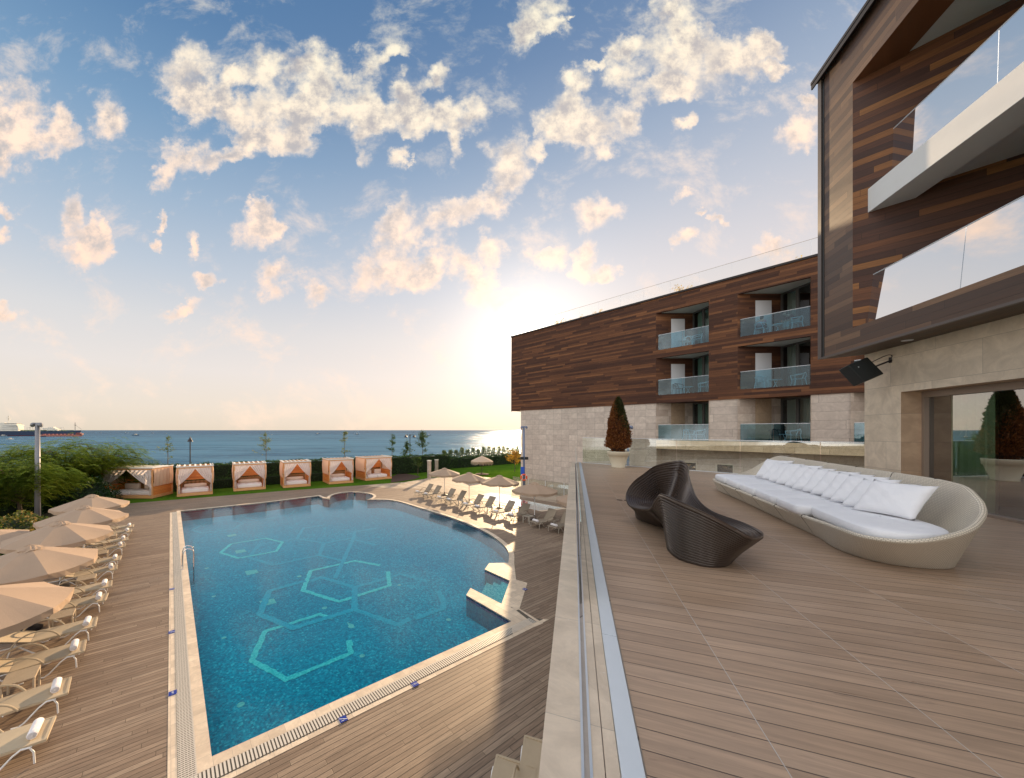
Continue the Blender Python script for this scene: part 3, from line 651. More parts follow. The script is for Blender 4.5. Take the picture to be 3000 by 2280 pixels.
# reveal undersides / sills of openings in the facade timber
for (a,b) in cols:
    for (z0,z1) in ZR:
        m=MB(); m.poly([FB(a,0,z1),FB(b,0,z1),FB(b,.22,z1),FB(a,.22,z1)]); m.build('opening_lintel',M_woodB,BW)
m=MB(); m.poly([FB(0,0,7.79),FB(33,0,7.79),FB(33,.5,7.79),FB(0,3,7.79)]); m.poly([FB(0,0,7.79),FB(0,0,15.5),FB(0,12,15.5),FB(0,12,7.79)]); m.build('end_soffit',M_woodB,BW)
m=MB(); P=[FB(-.10,-.09,0),FB(33,-.09,0),FB(33,.25,0),FB(-.10,.25,0)]; m.prism([(p.x,p.y) for p in P],15.50,15.62); P=[FB(-.10,-.09,0),FB(.15,-.09,0),FB(.15,12,0),FB(-.10,12,0)]; m.prism([(p.x,p.y) for p in P],15.505,15.615); m.build('roof_coping',M_dark,BW)
m=MB(); m.poly([FB(0,.2,15.5),FB(33,.2,15.5),FB(33,12,15.5),FB(0,12,15.5)]); m.poly([FB(0,12,0),FB(33,12,0),FB(33,12,15.5),FB(0,12,15.5)]); m.poly([FB(33,0,0),FB(33,12,0),FB(33,12,15.5),FB(33,0,15.5)]); m.build('roof',M_ceil,BW)
m=MB(); P=[FB(-.02,-.03,0),FB(.05,-.03,0),FB(.05,.05,0),FB(-.02,.05,0)]; m.prism([(p.x,p.y) for p in P],7.75,15.5); m.build('corner_trim',M_brown_metal,BW)
# stone base
sl0=sx(1526,.06)
ss2=[sl0,13.70,16.90,18.40,21.60,23.07,26.27,33]
m=MB(); n_=.06
m.poly([FB(ss2[0],n_,5.08),FB(ss2[1],n_,5.08),FB(ss2[1],n_,7.80),FB(ss2[0],n_,7.80)])
for i in (2,4,6):
    q_=MB(); q_.poly([FB(ss2[i],n_,5.08),FB(ss2[i+1],n_,5.08),FB(ss2[i+1],n_,7.80),FB(ss2[i],n_,7.80)]); q_.build('stone_pier',M_stoneP,BW)
m.poly([FB(sl0,n_,-.1),FB(13.7,n_,-.1),FB(13.7,n_,5.08),FB(sl0,n_,5.08)])
m.poly([FB(13.7,n_,0),FB(13.7,1.0,0),FB(13.7,1.0,4.45),FB(13.7,n_,4.45)])
m.poly([FB(sl0,n_,-.1),FB(sl0,n_,7.8),FB(sl0,10,7.8),FB(sl0,10,-.1)])
m.build('stone_cladding',M_stoneB,BW)
# balcony slab band under the stone storey
m=MB(); P=[FB(13.72,-.02,0),FB(33,-.02,0),FB(33,1.2,0),FB(13.72,1.2,0)]; m.prism([(p.x,p.y) for p in P],4.45,5.06)
M_band=stone('stone_band',SB,1.35,.7,[(0,lin(214,190,160)),(1,lin(226,204,174))],joint=.008,boff=.1)
m.build('slab_band',M_band,BW)
m=MB(); wins=[(15.1,15.95),(17.0,18.0),(19.9,20.9),(22.8,23.8)]
sb=[13.7]+[q for w_ in wins for q in w_]+[33]
for i in range(0,len(sb)-1):
    if i%2==0: m.poly([FB(sb[i],1.0,-.1),FB(sb[i+1],1.0,-.1),FB(sb[i+1],1.0,4.46),FB(sb[i],1.0,4.46)])
    else:
        m.poly([FB(sb[i],1.0,-.1),FB(sb[i+1],1.0,-.1),FB(sb[i+1],1.0,2.4),FB(sb[i],1.0,2.4)]); m.poly([FB(sb[i],1.0,3.55),FB(sb[i+1],1.0,3.55),FB(sb[i+1],1.0,4.46),FB(sb[i],1.0,4.46)])
m.build('lower_wall',M_stoneP,BW)
for (a,b) in wins:
    m=MB()
    for (x0,x1,z0,z1) in ((a,a+.08,2.4,3.55),(b-.08,b,2.4,3.55),(a,b,3.47,3.55),(a,b,2.4,2.48)):
        P=[FB(x0,1.02,0),FB(x1,1.02,0),FB(x1,1.12,0),FB(x0,1.12,0)]; m.prism([(p.x,p.y) for p in P],z0,z1)
    wf=m.build('window',M_lframe,BW)
    m=MB(); m.poly([FB(a,1.08,2.4),FB(b,1.08,2.4),FB(b,1.08,3.55),FB(a,1.08,3.55)]); m.poly([FB(a,2,2.4),FB(b,2,2.4),FB(b,2,3.55),FB(a,2,3.55)]); q=m.build('pane',glass('lower_window_glass',(.08,.09,.08,1),.6,.15) if a<15.5 else bpy.data.materials['lower_window_glass'],wf); q.location=-Vector((0,0,0))
# recesses
M_panel=pmat('white_door_panel',(.62,.62,.64,1),.5)
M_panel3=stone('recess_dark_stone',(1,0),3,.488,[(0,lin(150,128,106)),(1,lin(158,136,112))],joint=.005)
M_curt=pmat('grey_green_curtain',(.42,.52,.46,1),.9,var=.15,vs=10)
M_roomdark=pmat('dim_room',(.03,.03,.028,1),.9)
def curtain(m,a,b,z0,z1,amp=.05,wav=.16):
    d=(b-a); L=d.length; d=d/L; q=Vector((-d.y,d.x,0)); n=max(8,int(L/.03)); 
    c=[a+d*(L*i/n)+q*amp*math.sin(2*math.pi*(L*i/n)/wav+.7*math.sin(i*.13)) for i in range(n+1)]
    m.grid([[Vector((p.x,p.y,z0)) for p in c],[Vector((p.x,p.y,z1)) for p in c]])
for ci,(a,b) in enumerate(cols):
    J1=FB(a,0,0); J2=FB(b,0,0)
    wd=2.82 if ci==1 else 2.80
    Cc=Vector((J1.x+wd,J1.y,0)); E=Cc+Vector((-.05,-2.05,0)) 
    for ri,(z0,z1) in enumerate(ZR+[(5.08,7.79)]):
        top=z1+.02; stone_=(ri==2)
        m=MB(); 
        m.poly([J1+Vector((0,0,z0)),Cc+Vector((0,0,z0)),Cc+Vector((0,0,top)),J1+Vector((0,0,top))])
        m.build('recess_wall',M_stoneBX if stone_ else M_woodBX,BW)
        m=MB(); m.poly([Vector((p.x,p.y,z0-.005)) for p in (J1,Cc,E,J2)]); m.build('balcony_floor',M_ceil,BW)
        m=MB(); m.poly([Vector((p.x,p.y,top)) for p in (J1-IB*-.2,Cc,E,J2+IB*.2)]); m.build('balcony_ceiling',M_ceil if not stone_ else M_woodB,BW)
        # white leaf / flat darker-toned panel in place of a niche on the recess wall
        m=MB(); f=.03; x0,x1=J1.x+wd*.40,J1.x+wd*.755; zt=z0+(z1-z0)*.85 if not stone_ else z1
        m.box(((x0+x1)/2,J1.y-f/2-.002,(z0+zt)/2),(x1-x0,f,zt-z0-.01))
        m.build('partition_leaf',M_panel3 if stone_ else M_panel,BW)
        # sliding window wall, running from Cc toward the camera
        dW=(E-Cc); 
        def WP(t,off=0.): v=Cc+dW*t; return Vector((v.x-off,v.y,0))
        fr=MB()
        for t0,t1 in ((0,.06),(.47,.56),(.95,1.0)):
            P=[WP(t0,.0),WP(t1,.0),WP(t1,.09),WP(t0,.09)]; fr.prism([(p.x,p.y) for p in P],z0,z1-.10)
        P=[WP(0,.001),WP(1,.001),WP(1,.088),WP(0,.088)]; fr.prism([(p.x,p.y) for p in P],z1-.10,top); fr.prism([(p.x,p.y) for p in P],z0+.001,z0+.06)
        wf=fr.build('window_frame',M_frame,BW)
        g_=MB(); p0,p1=WP(.06,.045),WP(.95,.045); g_.poly([p0+Vector((0,0,z0+.06)),p1+Vector((0,0,z0+.06)),p1+Vector((0,0,z1-.1)),p0+Vector((0,0,z1-.1))]); g_.build('window_pane',M_glassW,BW)
        cm=MB()
        if ci==0 or (ci==1 and ri==2): curtain(cm,WP(.05,-.22),WP(.93,-.22),z0,z1,.045)
        else: curtain(cm,WP(.06,-.22),WP(.33,-.22),z0,z1,.05); 
        cm.build('curtain',M_curt if ci==0 else M_curtain,BW)
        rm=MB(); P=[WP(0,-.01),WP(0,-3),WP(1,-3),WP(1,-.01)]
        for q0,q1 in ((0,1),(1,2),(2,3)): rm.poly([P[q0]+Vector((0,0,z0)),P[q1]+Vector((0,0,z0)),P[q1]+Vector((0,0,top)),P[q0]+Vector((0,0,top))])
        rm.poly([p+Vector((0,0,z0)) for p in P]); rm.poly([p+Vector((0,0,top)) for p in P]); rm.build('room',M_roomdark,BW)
        # side closing strip by the right jamb
        m=MB(); m.poly([E+Vector((0,0,z0)),J2+Vector((0,0,z0)),J2+Vector((0,0,top)),E+Vector((0,0,top))]); m.build('jamb_wall',M_stoneB if stone_ else M_woodB,BW)
        # balustrade
        r0,r1=a+.12,b-.02; gh=1.10; nn=.10 if ri<2 else .12
        mid=(r0+r1)/2
        gm=MB()
        for q0,q1 in ((r0,mid-.01),(mid+.01,r1)):
            P=[FB(q0,nn,0),FB(q1,nn,0),FB(q1,nn+.014,0),FB(q0,nn+.014,0)]; gm.prism([(p.x,p.y) for p in P],z0+.01,z0+gh)
        bo=gm.build('balustrade_glass',M_glassB,BW)
        gm=MB(); gm.tube([FB(r0,nn+.007,z0+gh+.012),FB(r1,nn+.007,z0+gh+.012)],.016,6); gm.build('balustrade_rail',M_alu,BW)
# roof balustrade and grasses
rg=thing('roof_balustrade','thin clear glass balustrade with a slim top line along the far wing roof edge','balustrade',FB(2,.5,15.62),group='roof balustrade')
m=MB(); s_=2.0
while s_<30:
    P=[FB(s_+.02,.5,0),FB(s_+1.75,.5,0),FB(s_+1.75,.512,0),FB(s_+.02,.512,0)]; m.prism([(p.x,p.y) for p in P],15.62,16.72); s_+=1.78
m.build('pane',M_glassR,rg)
m=MB(); m.tube([FB(2,.506,16.73),FB(30,.506,16.73)],.012,5); m.build('top_rail',pmat('pale_bronze',(.5,.42,.32,1),.4,.3),rg)
m=MB(); s_=2.0
while s_<30: m.tube([FB(s_+1.765,.506,15.62),FB(s_+1.765,.506,16.73)],.008,5); s_+=1.78
m.build('post_line',M_alu,rg)
M_rgrass=leafmat('dry_grass',[(0,(.35,.22,.06,1)),(1,(.65,.48,.18,1))],.5)
for i,(x,sz,nb) in enumerate(((1637,.62,26),(1678,.40,14),(1712,.45,16),(1752,.5,18),(1772,.3,8),(1860,.28,8),(2000,.62,26),(2350,.4,12))):
    m=MB(); c=FB(sx(x,.9),.9,15.5)
    for k in range(nb):
        an=random.uniform(0,6.28); le=sz*random.uniform(.7,1.25); tip=Vector((math.cos(an)*le*.8,math.sin(an)*le*.8,le)); midp=tip*.55+Vector((0,0,le*.2)); q=Vector((-math.sin(an),math.cos(an),0))*.018
        m.add([c-q,c+q,c+midp+q,c+midp-q,c+tip],[(0,1,2,3),(3,2,4)])
        e=c+tip-Vector((0,0,.03)); m.add([e+Vector((0,0,.05))+q*2.5,e+Vector((0,0,.05))-q*2.5,e+Vector((math.cos(an)*.12,math.sin(an)*.12,-.08))],[(0,1,2)])
    pl=['beside the seaward corner','just past the seaward tuft','between two small tufts','under the first roof glass panes','small, leaning right of its neighbour','tiny, alone halfway along the roof','above the first balcony column','far right, next to the near wing']
    tag(m.build('grass_tuft',M_rgrass,origin=c),'dry golden ornamental grass tuft on the far roof, '+pl[i],'plant','grass tufts on the far roof')
# ================= NEAR WING =================
F0=Vector((9.81,9.05,0))
def FA(t,n,z): v=F0-DA*t+IA*n; return Vector((v.x,v.y,z))
EA=Vector((.598,-.801,0))                           # side walls run parallel to the far wing
Z0,Z1,ZA,ZT=7.58,8.07,13.51,14.58; T1=1.17; TE=11
AW=thing('hotel_wing','near hotel wing with a large timber framed box over pale stone and reflective glass balconies','building',F0)
m=MB()
for (a,b,c,d) in ((.2,T1,Z0,ZT),(T1,TE,Z0,Z1),(T1,TE,ZA,ZT)): m.poly([FA(a,0,c),FA(b,0,c),FA(b,0,d),FA(a,0,d)])
m.build('timber_facade',M_woodA,AW)
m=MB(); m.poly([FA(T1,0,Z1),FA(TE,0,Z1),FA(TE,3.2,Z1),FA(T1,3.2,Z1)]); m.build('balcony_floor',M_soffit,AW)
a=FA(T1,0,0)
m=MB(); b=a+EA*4.2; m.poly([Vector((a.x,a.y,Z1)),Vector((b.x,b.y,Z1)),Vector((b.x,b.y,ZA+.06)),Vector((a.x,a.y,ZA+.06))]); m.build('recess_side_wall',M_woodAS,AW)
def AE(e,t,z):   # e along the side wall, then t toward the camera parallel to the facade
    v=a+EA*e-DA*t; return Vector((v.x,v.y,z))
m=MB(); m.poly([AE(0,0,ZA),AE(.705,0,ZA),AE(.705,12,ZA),AE(0,12,ZA)]); m.poly([AE(.705,0,ZA),AE(.705,0,ZA+.05),AE(.705,12,ZA+.05),AE(.705,12,ZA)]); m.build('opening_header',M_woodAS,AW)
m=MB(); m.poly([AE(.70,0,ZA+.05),AE(4.2,0,ZA+.05),AE(4.2,12,ZA+.05),AE(.70,12,ZA+.05)]); m.build('upper_ceiling',M_ceil,AW)
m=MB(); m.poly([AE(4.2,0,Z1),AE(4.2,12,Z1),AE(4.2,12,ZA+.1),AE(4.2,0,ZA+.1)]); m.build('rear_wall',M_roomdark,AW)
# white slab with recessed underside
m=MB()
def slab(e0,e1,t0,t1,z0,z1):
    P=[AE(e0,t0,0),AE(e1,t0,0),AE(e1,t1,0),AE(e0,t1,0)]; m.prism([(p.x,p.y) for p in P],z0,z1)
slab(.212,.83,.003,11.5,10.52,11.03); slab(.83,4.19,.003,11.5,10.72,11.029)
m.build('balcony_slab',M_white,AW,bevel=.004)
def gpanel(e,z0,z1,nm,lean):
    m=MB(); g=MB()
    t_=.004
    for i,(p,q) in enumerate(((.004,2.02),(2.035,4.05),(4.065,6.1),(6.1,9))):
        P=[AE(e,p,0),AE(e+.017,p,0),AE(e+.017,q,0),AE(e,q,0)]; d_=IA*((z1-z0)*math.tan(R(lean))); P=[Vector((k.x,k.y,z0)) for k in P]; Q=[k+Vector((d_.x,d_.y,z1-z0)) for k in P]
        m.add(P+Q,[(0,3,2,1),(4,5,6,7),(0,1,5,4),(1,2,6,5),(2,3,7,6),(3,0,4,7)])
    o=m.build('balcony_glass',M_glassA,AW)
    d_=IA*((z1-z0)*math.tan(R(lean))); g.tube([AE(e+.008,.004,z1+.008)+d_,AE(e+.008,9,z1+.008)+d_],.014,6); g.build('balcony_rail',M_alu,AW)
gpanel(.2,Z1+.002,9.145,'x',4); gpanel(.53,11.032,12.11,'y',1.2)  # panes leaned back so their reflections catch the clouds
# soffit, coping, corner trim
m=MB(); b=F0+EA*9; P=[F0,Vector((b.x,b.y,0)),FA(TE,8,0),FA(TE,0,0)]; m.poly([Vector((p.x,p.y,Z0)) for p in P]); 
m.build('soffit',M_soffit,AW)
m=MB(); P=[FA(-.06,-.14,0),FA(TE,-.14,0),FA(TE,.2,0),FA(-.06,.2,0)]; m.prism([(p.x,p.y) for p in P],ZT,ZT+.07); P=[FA(-.06,-.13,0),FA(TE,-.13,0),FA(TE,-.10,0),FA(-.06,-.10,0)]; m.prism([(p.x,p.y) for p in P],ZT-.12,ZT-.001); m.build('roof_coping',M_dark,AW)
m=MB(); b=F0+EA*9; m.poly([Vector((F0.x,F0.y,Z0)),Vector((b.x,b.y,Z0)),Vector((b.x,b.y,ZT)),Vector((F0.x,F0.y,ZT))]); P=[F0,b,FA(TE,8,0),FA(TE,0,0)]; m.poly([Vector((p.x,p.y,ZT-.01)) for p in P]); m.poly([FA(TE,0,Z0),FA(TE,8,Z0),FA(TE,8,ZT),FA(TE,0,ZT)]); m.build('end_wall',M_woodB,AW)
m=MB(); P=[FA(.0,-.03,0),FA(.13,-.03,0),FA(.13,.03,0),FA(.0,.03,0)]; m.prism([(p.x,p.y) for p in P],Z0-.0,ZT-.05); P=[FA(.13,-.028,0),FA(TE,-.028,0),FA(TE,.03,0),FA(.13,.03,0)]; m.prism([(p.x,p.y) for p in P],Z0-.012,Z0+.035); m.build('corner_trim',M_brown_metal,AW)
m=MB(); P=[FA(.13,-.006,0),FA(.20,-.006,0),FA(.20,.03,0),FA(.13,.03,0)]; m.prism([(p.x,p.y) for p in P],Z0+.04,ZT-.05); m.build('shadow_gap',M_black,AW)
# stone ground storey: front plane inset n0, opening with deep reveal
SC=Vector((10.26,8.48,0)); n0=(SC-F0).dot(IA); ts=-(SC-F0).dot(DA)
to=-(Vector((9.89,7.53,0))-F0).dot(DA); LZ=6.60
m=MB()
m.poly([FA(ts,n0,T-.3),FA(to,n0,T-.3),FA(to,n0,Z0),FA(ts,n0,Z0)])
m.poly([FA(to,n0,LZ),FA(TE,n0,LZ),FA(TE,n0,Z0),FA(to,n0,Z0)])
m.build('stone_wall',M_stoneA,AW)
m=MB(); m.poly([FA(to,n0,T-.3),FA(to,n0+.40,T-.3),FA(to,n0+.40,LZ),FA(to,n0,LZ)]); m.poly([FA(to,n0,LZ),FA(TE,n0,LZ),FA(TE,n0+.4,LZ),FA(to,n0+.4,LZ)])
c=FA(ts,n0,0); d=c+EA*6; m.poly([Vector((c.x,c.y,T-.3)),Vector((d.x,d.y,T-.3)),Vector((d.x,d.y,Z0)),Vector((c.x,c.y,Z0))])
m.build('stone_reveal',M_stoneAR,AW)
# door frame and glass
nd=n0+.40; dz=LZ-.02
m=MB()
def vb(t0,t1,n0_,n1_,z0,z1):
    P=[FA(t0,n0_,0),FA(t1,n0_,0),FA(t1,n1_,0),FA(t0,n1_,0)]; m.prism([(p.x,p.y) for p in P],z0,z1)
vb(to,to+.06,nd-.10,nd+.02,T,LZ-.001); vb(to+.06,TE,nd-.10,nd+.02,LZ-.13,LZ-.001); vb(to+.06,TE,nd-.12,nd+.04,T+.001,T+.045)
dfr=m.build('door_frame',pmat('taupe_frame',(.26,.20,.155,1),.5),AW)
m=MB(); m.poly([FA(to+.06,nd-.03,T+.045),FA(TE,nd-.03,T+.045),FA(TE,nd-.03,LZ-.13),FA(to+.06,nd-.03,LZ-.13)]); m.build('door_pane',M_glassD,AW)
m=MB(); vb(to+.06,to+.09,nd-.025,nd+.02,T+.05,LZ-.13); vb(3.6,3.66,nd-.025,nd+.02,T+.05,LZ-.13); m.build('door_stile',M_black,AW)
m=MB(); curtain(m,FA(to+.15,nd+.22,0),FA(to+1.0,nd+.22,0),T,LZ,.05,.15); m.build('curtain',pmat('sage_curtain',(.62,.70,.50,1),.9,var=.2,vs=10),AW)
m=MB(); curtain(m,FA(to+2.2,nd+.25,0),FA(to+6.2,nd+.25,0),T,LZ,.05,.17); m.build('curtain',pmat('teal_grey_curtain',(.16,.26,.24,1),.9,var=.3,vs=8),AW)
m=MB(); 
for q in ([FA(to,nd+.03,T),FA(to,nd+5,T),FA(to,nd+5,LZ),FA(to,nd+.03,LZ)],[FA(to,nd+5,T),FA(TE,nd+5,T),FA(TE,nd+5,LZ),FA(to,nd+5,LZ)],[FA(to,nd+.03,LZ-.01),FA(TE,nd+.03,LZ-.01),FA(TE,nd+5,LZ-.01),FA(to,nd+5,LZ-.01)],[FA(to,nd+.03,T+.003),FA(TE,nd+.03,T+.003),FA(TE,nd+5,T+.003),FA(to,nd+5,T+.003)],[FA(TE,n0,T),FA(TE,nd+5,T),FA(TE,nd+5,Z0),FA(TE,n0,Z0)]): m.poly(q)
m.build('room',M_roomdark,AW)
# downlight
q=FA(1.95,.38,Z0-.006); m=MB(); m.lathe([(.0,0),(.055,0),(.075,-.004),(.08,.004)],20,q,cap=False); tag(m.build('downlight',M_alu,origin=q),'small round ring downlight flush in the timber soffit above the loudspeaker','ceiling light')
# ================= POOLSIDE FURNITURE =================
def umbrella_proto(name,label,Rr,zt,ze,group,loc,nseg=8,rot=0.2):
    th=thing(name,label,'parasol',loc,rot,group)
    P=[];rows=9
    for j in range(rows):
        f=j/(rows-1); ring=[]
        for k in range(nseg*6):
            an=2*math.pi*k/(nseg*6); seg=(k%6)/6; chord=math.cos(math.pi/nseg)/math.cos((seg-.5)*2*math.pi/nseg)
            r_=Rr*(.07+.93*f)*((1-f*.9)+f*.9*chord)
            z=zt-(zt-ze)*(f**1.08)-.045*math.sin(math.pi*seg)*f
            ring.append(Vector((r_*math.cos(an),r_*math.sin(an),z)))
        P.append(ring)
    m=MB(); m.grid(P,cv=True); 
    for r_ in P[0]: pass
    can=m.build('canopy',M_beige,th,local=True)
    m=MB(); va=[]
    for k in range(nseg*6):
        p=P[-1][k]; seg=(k%6)/6; sc_=math.sin(math.pi*seg); ww_=.012*math.sin(k*1.9)
        va.append(Vector((p.x*(1+ww_),p.y*(1+ww_),p.z-.13-.035*abs(sc_)+.01*math.sin(k*2.3))))
    m.grid([[p*1.0 for p in P[-1]],va],cv=True); m.build('valance',M_beige,can,local=True)
    m=MB(); m.lathe([(Rr*.19,zt-.06),(Rr*.17,zt-.01),(Rr*.10,zt+.05),(.03,zt+.085),(.012,zt+.09)],20,cap=False)
    m.v=[(x*(1+.09*math.sin(i*1.7)),y*(1+.09*math.sin(i*1.7)),z+.012*math.sin(i*2.9)) for i,(x,y,z) in enumerate(m.v)]
    m.build('vent_cap',M_beige,can,local=True)
    m=MB(); m.tube([(0,0,0),(0,0,zt-.02)],.024,10); m.build('pole',M_lframew,th,local=True)
    m=MB(); m.lathe([(.27,0),(.27,.05),(.22,.07),(.05,.09),(.04,.3),(.028,.31)],24); m.build('base',M_dark,th,local=True)
    for k in range(nseg):
        an=2*math.pi*k/nseg; c_,s_=math.cos(an),math.sin(an); m=MB(); m.tube([(c_*.04,s_*.04,zt-.05),(c_*Rr*.96,s_*Rr*.96,ze+.01)],.008,5); m.tube([(c_*.04,s_*.04,zt-.55),(c_*Rr*.5,s_*Rr*.5,(zt+ze)/2-.03)],.007,5); m.build('rib',M_lframew,th,local=True)
    return th
GU='parasols on the left side of the pool'
upos=[(-9.05*1.045,7.56*1.045),(-10.95*1.045,10.1*1.045),(-12.88*1.045,12.7*1.045),(-14.55*1.045,15.25*1.045),(-16.75*1.045,17.9*1.045)]
upos=[(x_-k_*.79,y_-k_*.61) for (x_,y_),k_ in zip(upos,(.36,.22,.15,.12,.1))]
um=umbrella_proto('parasol','beige octagonal parasol nearest the camera in the left row, cut by the frame','' or 1.62,2.38,1.92,GU,(upos[0][0],upos[0][1],0),rot=.1) if False else umbrella_proto('parasol','beige octagonal parasol nearest the camera in the left row, cut by the frame',1.53,2.38,1.92,GU,(upos[0][0],upos[0][1],0),rot=.1)
ul=['beige parasol second from the near end of the left row, apex flaps ruffled','beige parasol in the middle of the left row, above the yellow leaved bush','beige parasol second from the far end of the left row','farthest beige parasol of the left row, just before the widest cabana']
for i in range(1,5): dup(um,(upos[i][0],upos[i][1],0),.1+i*.17,ul[i-1])
dup(um,(-17.6,14.0,0),.5,'beige parasol partly hidden behind the left row by the yellow leaved bush',scale=(.95,.95,.80))
GR='parasols on the right side of the pool'
ur=umbrella_proto('parasol','beige scalloped parasol farthest from the camera in the right row by the pillars',1.45,2.36,1.93,GR,(1.28,32.1,0),rot=.3)
for i,(p,l) in enumerate((((3.12,28.7),'second scalloped beige parasol from the far end of the right row'),((5.2,26.9),'third scalloped beige parasol from the far end, before the bright paving glare'),((6.75,23.2),'large scalloped beige parasol beside the paddling pool, near the stone wall'),((8.45,19.9),'scalloped beige parasol cut by the parapet ledge, nearest the terrace'))): dup(ur,(p[0],p[1],0),.3+.2*i,l)
# sun lounger
def lounger(label,group,loc,rz,back,fr,sling):
    th=thing('sun_lounger',label,'sun lounger',loc,rz,group)
    hl=1.22; ca,sa=math.cos(R(back)),math.sin(R(back)); zs=.36
    m=MB(); n=10
    top=[[Vector((.02+hl*i/n,y,zs+.012*math.sin(math.pi*i/n)-.012*(1-(y/.3)**2))) for y in np.linspace(-.31,.31,7)] for i in range(n+1)]
    m.grid(top); m.grid([[p-Vector((0,0,.028)) for p in r_] for r_ in top])
    for s_ in (-.31,.31): m.box((.02+hl/2,s_,zs-.012),(hl,.03,.04))
    m.box((.035,0,zs-.012),(.04,.62,.045))
    m.build('sling',sling,th,local=True)
    m=MB(); L=.74; bk=[[Vector((hl+.03+ca*L*i/8,y,zs+sa*L*i/8-.014*(1-(y/.3)**2))) for y in np.linspace(-.31,.31,7)] for i in range(9)]
    m.grid(bk); m.grid([[p-Vector((-sa*.03,0,ca*.03)) for p in r_] for r_ in bk])
    for s_ in (-.31,.31): m.tube([bk[0][0 if s_<0 else 6],bk[-1][0 if s_<0 else 6]],.016,6)
    m.tube([bk[-1][0],bk[-1][6]],.016,6); m.build('backrest',sling,th,local=True)
    for s_ in (-.33,.33):
        m=MB(); m.tube([(.16,s_,.02),(.17,s_,.22),(.22,s_,.32),(.32,s_,.335),(.42,s_,.27),(.62,s_,.06),(.70,s_,.015),(.80,s_,.03)],.016,7); m.build('front_leg',fr,th,local=True)
        m=MB(); m.tube([(1.02,s_,.03),(1.12,s_,.02),(1.22,s_,.10),(1.42,s_,.30),(1.5,s_,.33),(1.58,s_,.30),(1.66,s_,.02)],.016,7); m.build('rear_leg',fr,th,local=True)
        m=MB(); c=catmull([(.70,s_*1.03,.34),(.82,s_*1.06,.50),(1.02,s_*1.08,.60),(1.25,s_*1.08,.60),(1.45,s_*1.05,.50),(1.58,s_*1.02,.33)],16,closed=False); m.tube([tuple(p) for p in c],.020,7); m.build('armrest',sling,th,local=True)
    m=MB()
    for s_ in (-.30,.30): m.tube([(.04,s_,zs-.03),(1.9,s_,zs-.03)],.013,6)
    for x_ in (.2,.9,1.5): m.tube([(x_,-.33,zs-.035),(x_,.33,zs-.035)],.013,6)
    m.build('frame',fr,th,local=True)
    return th
def towel(label,loc,rz,group):
    m=MB(); prof=[]
    for k in range(20):
        an=2*math.pi*k/20; prof.append((.072*math.cos(an)*(1+.04*math.sin(3*an)),.066*math.sin(an)))
    P=[[Vector((p[0],y,p[1]+.066)) for p in prof] for y in (-.20,-.19,-.1,0,.1,.19,.20)]
    P[0]=[Vector((p.x*.86,p.y,(p.z-.066)*.86+.066)) for p in P[0]]; P[-1]=[Vector((p.x*.86,p.y,(p.z-.066)*.86+.066)) for p in P[-1]]
    m.grid(P,cv=True)
    for s_ in (-1,1):
        for rr,dd in ((.062,.20),(.045,.193),(.043,.201),(.026,.194),(.024,.202),(.008,.196)):
            pass
        rings=[[Vector((r_*math.cos(2*math.pi*k/20),s_*d_,r_*.92*math.sin(2*math.pi*k/20)+.066)) for k in range(20)] for r_,d_ in ((.062,.200),(.052,.19),(.048,.203),(.038,.19),(.034,.203),(.022,.19),(.018,.202),(.002,.198))]
        m.grid(rings,cv=True)
    o=m.build('rolled_towel',M_towel,smooth=True,local=True); o.location=loc; o.rotation_euler=(0,0,rz)
    return tag(o,label,'towel',group)
def dupo(o,loc,rz,label):
    c=o.copy(); col.objects.link(c); c.location=loc; c.rotation_euler=(0,0,rz); c['label']=label; return c
GL='sun loungers on the left side of the pool'; GT1='rolled towels on the left loungers'
lf=[(115.7,2201),(175,2064.7),(226.3,1938.4),(262.2,1863.5),(295.3,1784),(311.7,1741.8),(329.5,1689.8),(342,1661),(356.4,1620.6),(365.5,1602),(375.5,1575.5),(381,1562)]
hd=Vector((-.79,-.613,0)); rzl=math.atan2(hd.y,hd.x)
pos=[G(x,y)-hd*.17 for x,y in lf]
pos=[Vector((p.x,p.y,0)) for p in pos]
for i in (7,9,11): pos[i]=pos[i-1]+U*1.28
pos[9]=pos[8]+U*1.25; pos[11]=pos[10]+U*1.25
descr=['nearest the camera, with its head end outside the frame','second from the near end, fully in sun','third from the near end, beside a slatted table','fourth from the near end, its head panel glowing yellow','fifth from the near end, just beyond the slatted table','sixth, under the second parasol','seventh, in front of a small table','eighth, halfway along the left row','ninth along the left row','tenth, third from the far end','eleventh, second from the far end','twelfth, farthest of the left row']
lp=None;tp=None
for i,p in enumerate(pos):
    l='beige sun lounger '+descr[i]+(' of the left row' if 'row' not in descr[i] and len(descr[i].split())<9 else '')
    jit=random.uniform(-.05,.05)
    if lp is None: lp=lounger(l,GL,p,rzl+jit,20,M_lframew,M_sling)
    else: dup(lp,p,rzl+jit,l)
    q=p+hd*.22+Vector((0,0,.372)); tl='white rolled towel across the foot of the lounger '+['nearest the camera','second from the near end','third from the near end','fourth from the near end','just past the slatted table','sixth from the near end','seventh from the near end','eighth from the near end','ninth in the left row','third from the far end','second from the far end','at the far left end'][i]
    if tp is None: tp=towel(tl,q,rzl+jit,GT1)
    else: dupo(tp,q,rzl+jit+random.uniform(-.08,.08),tl)
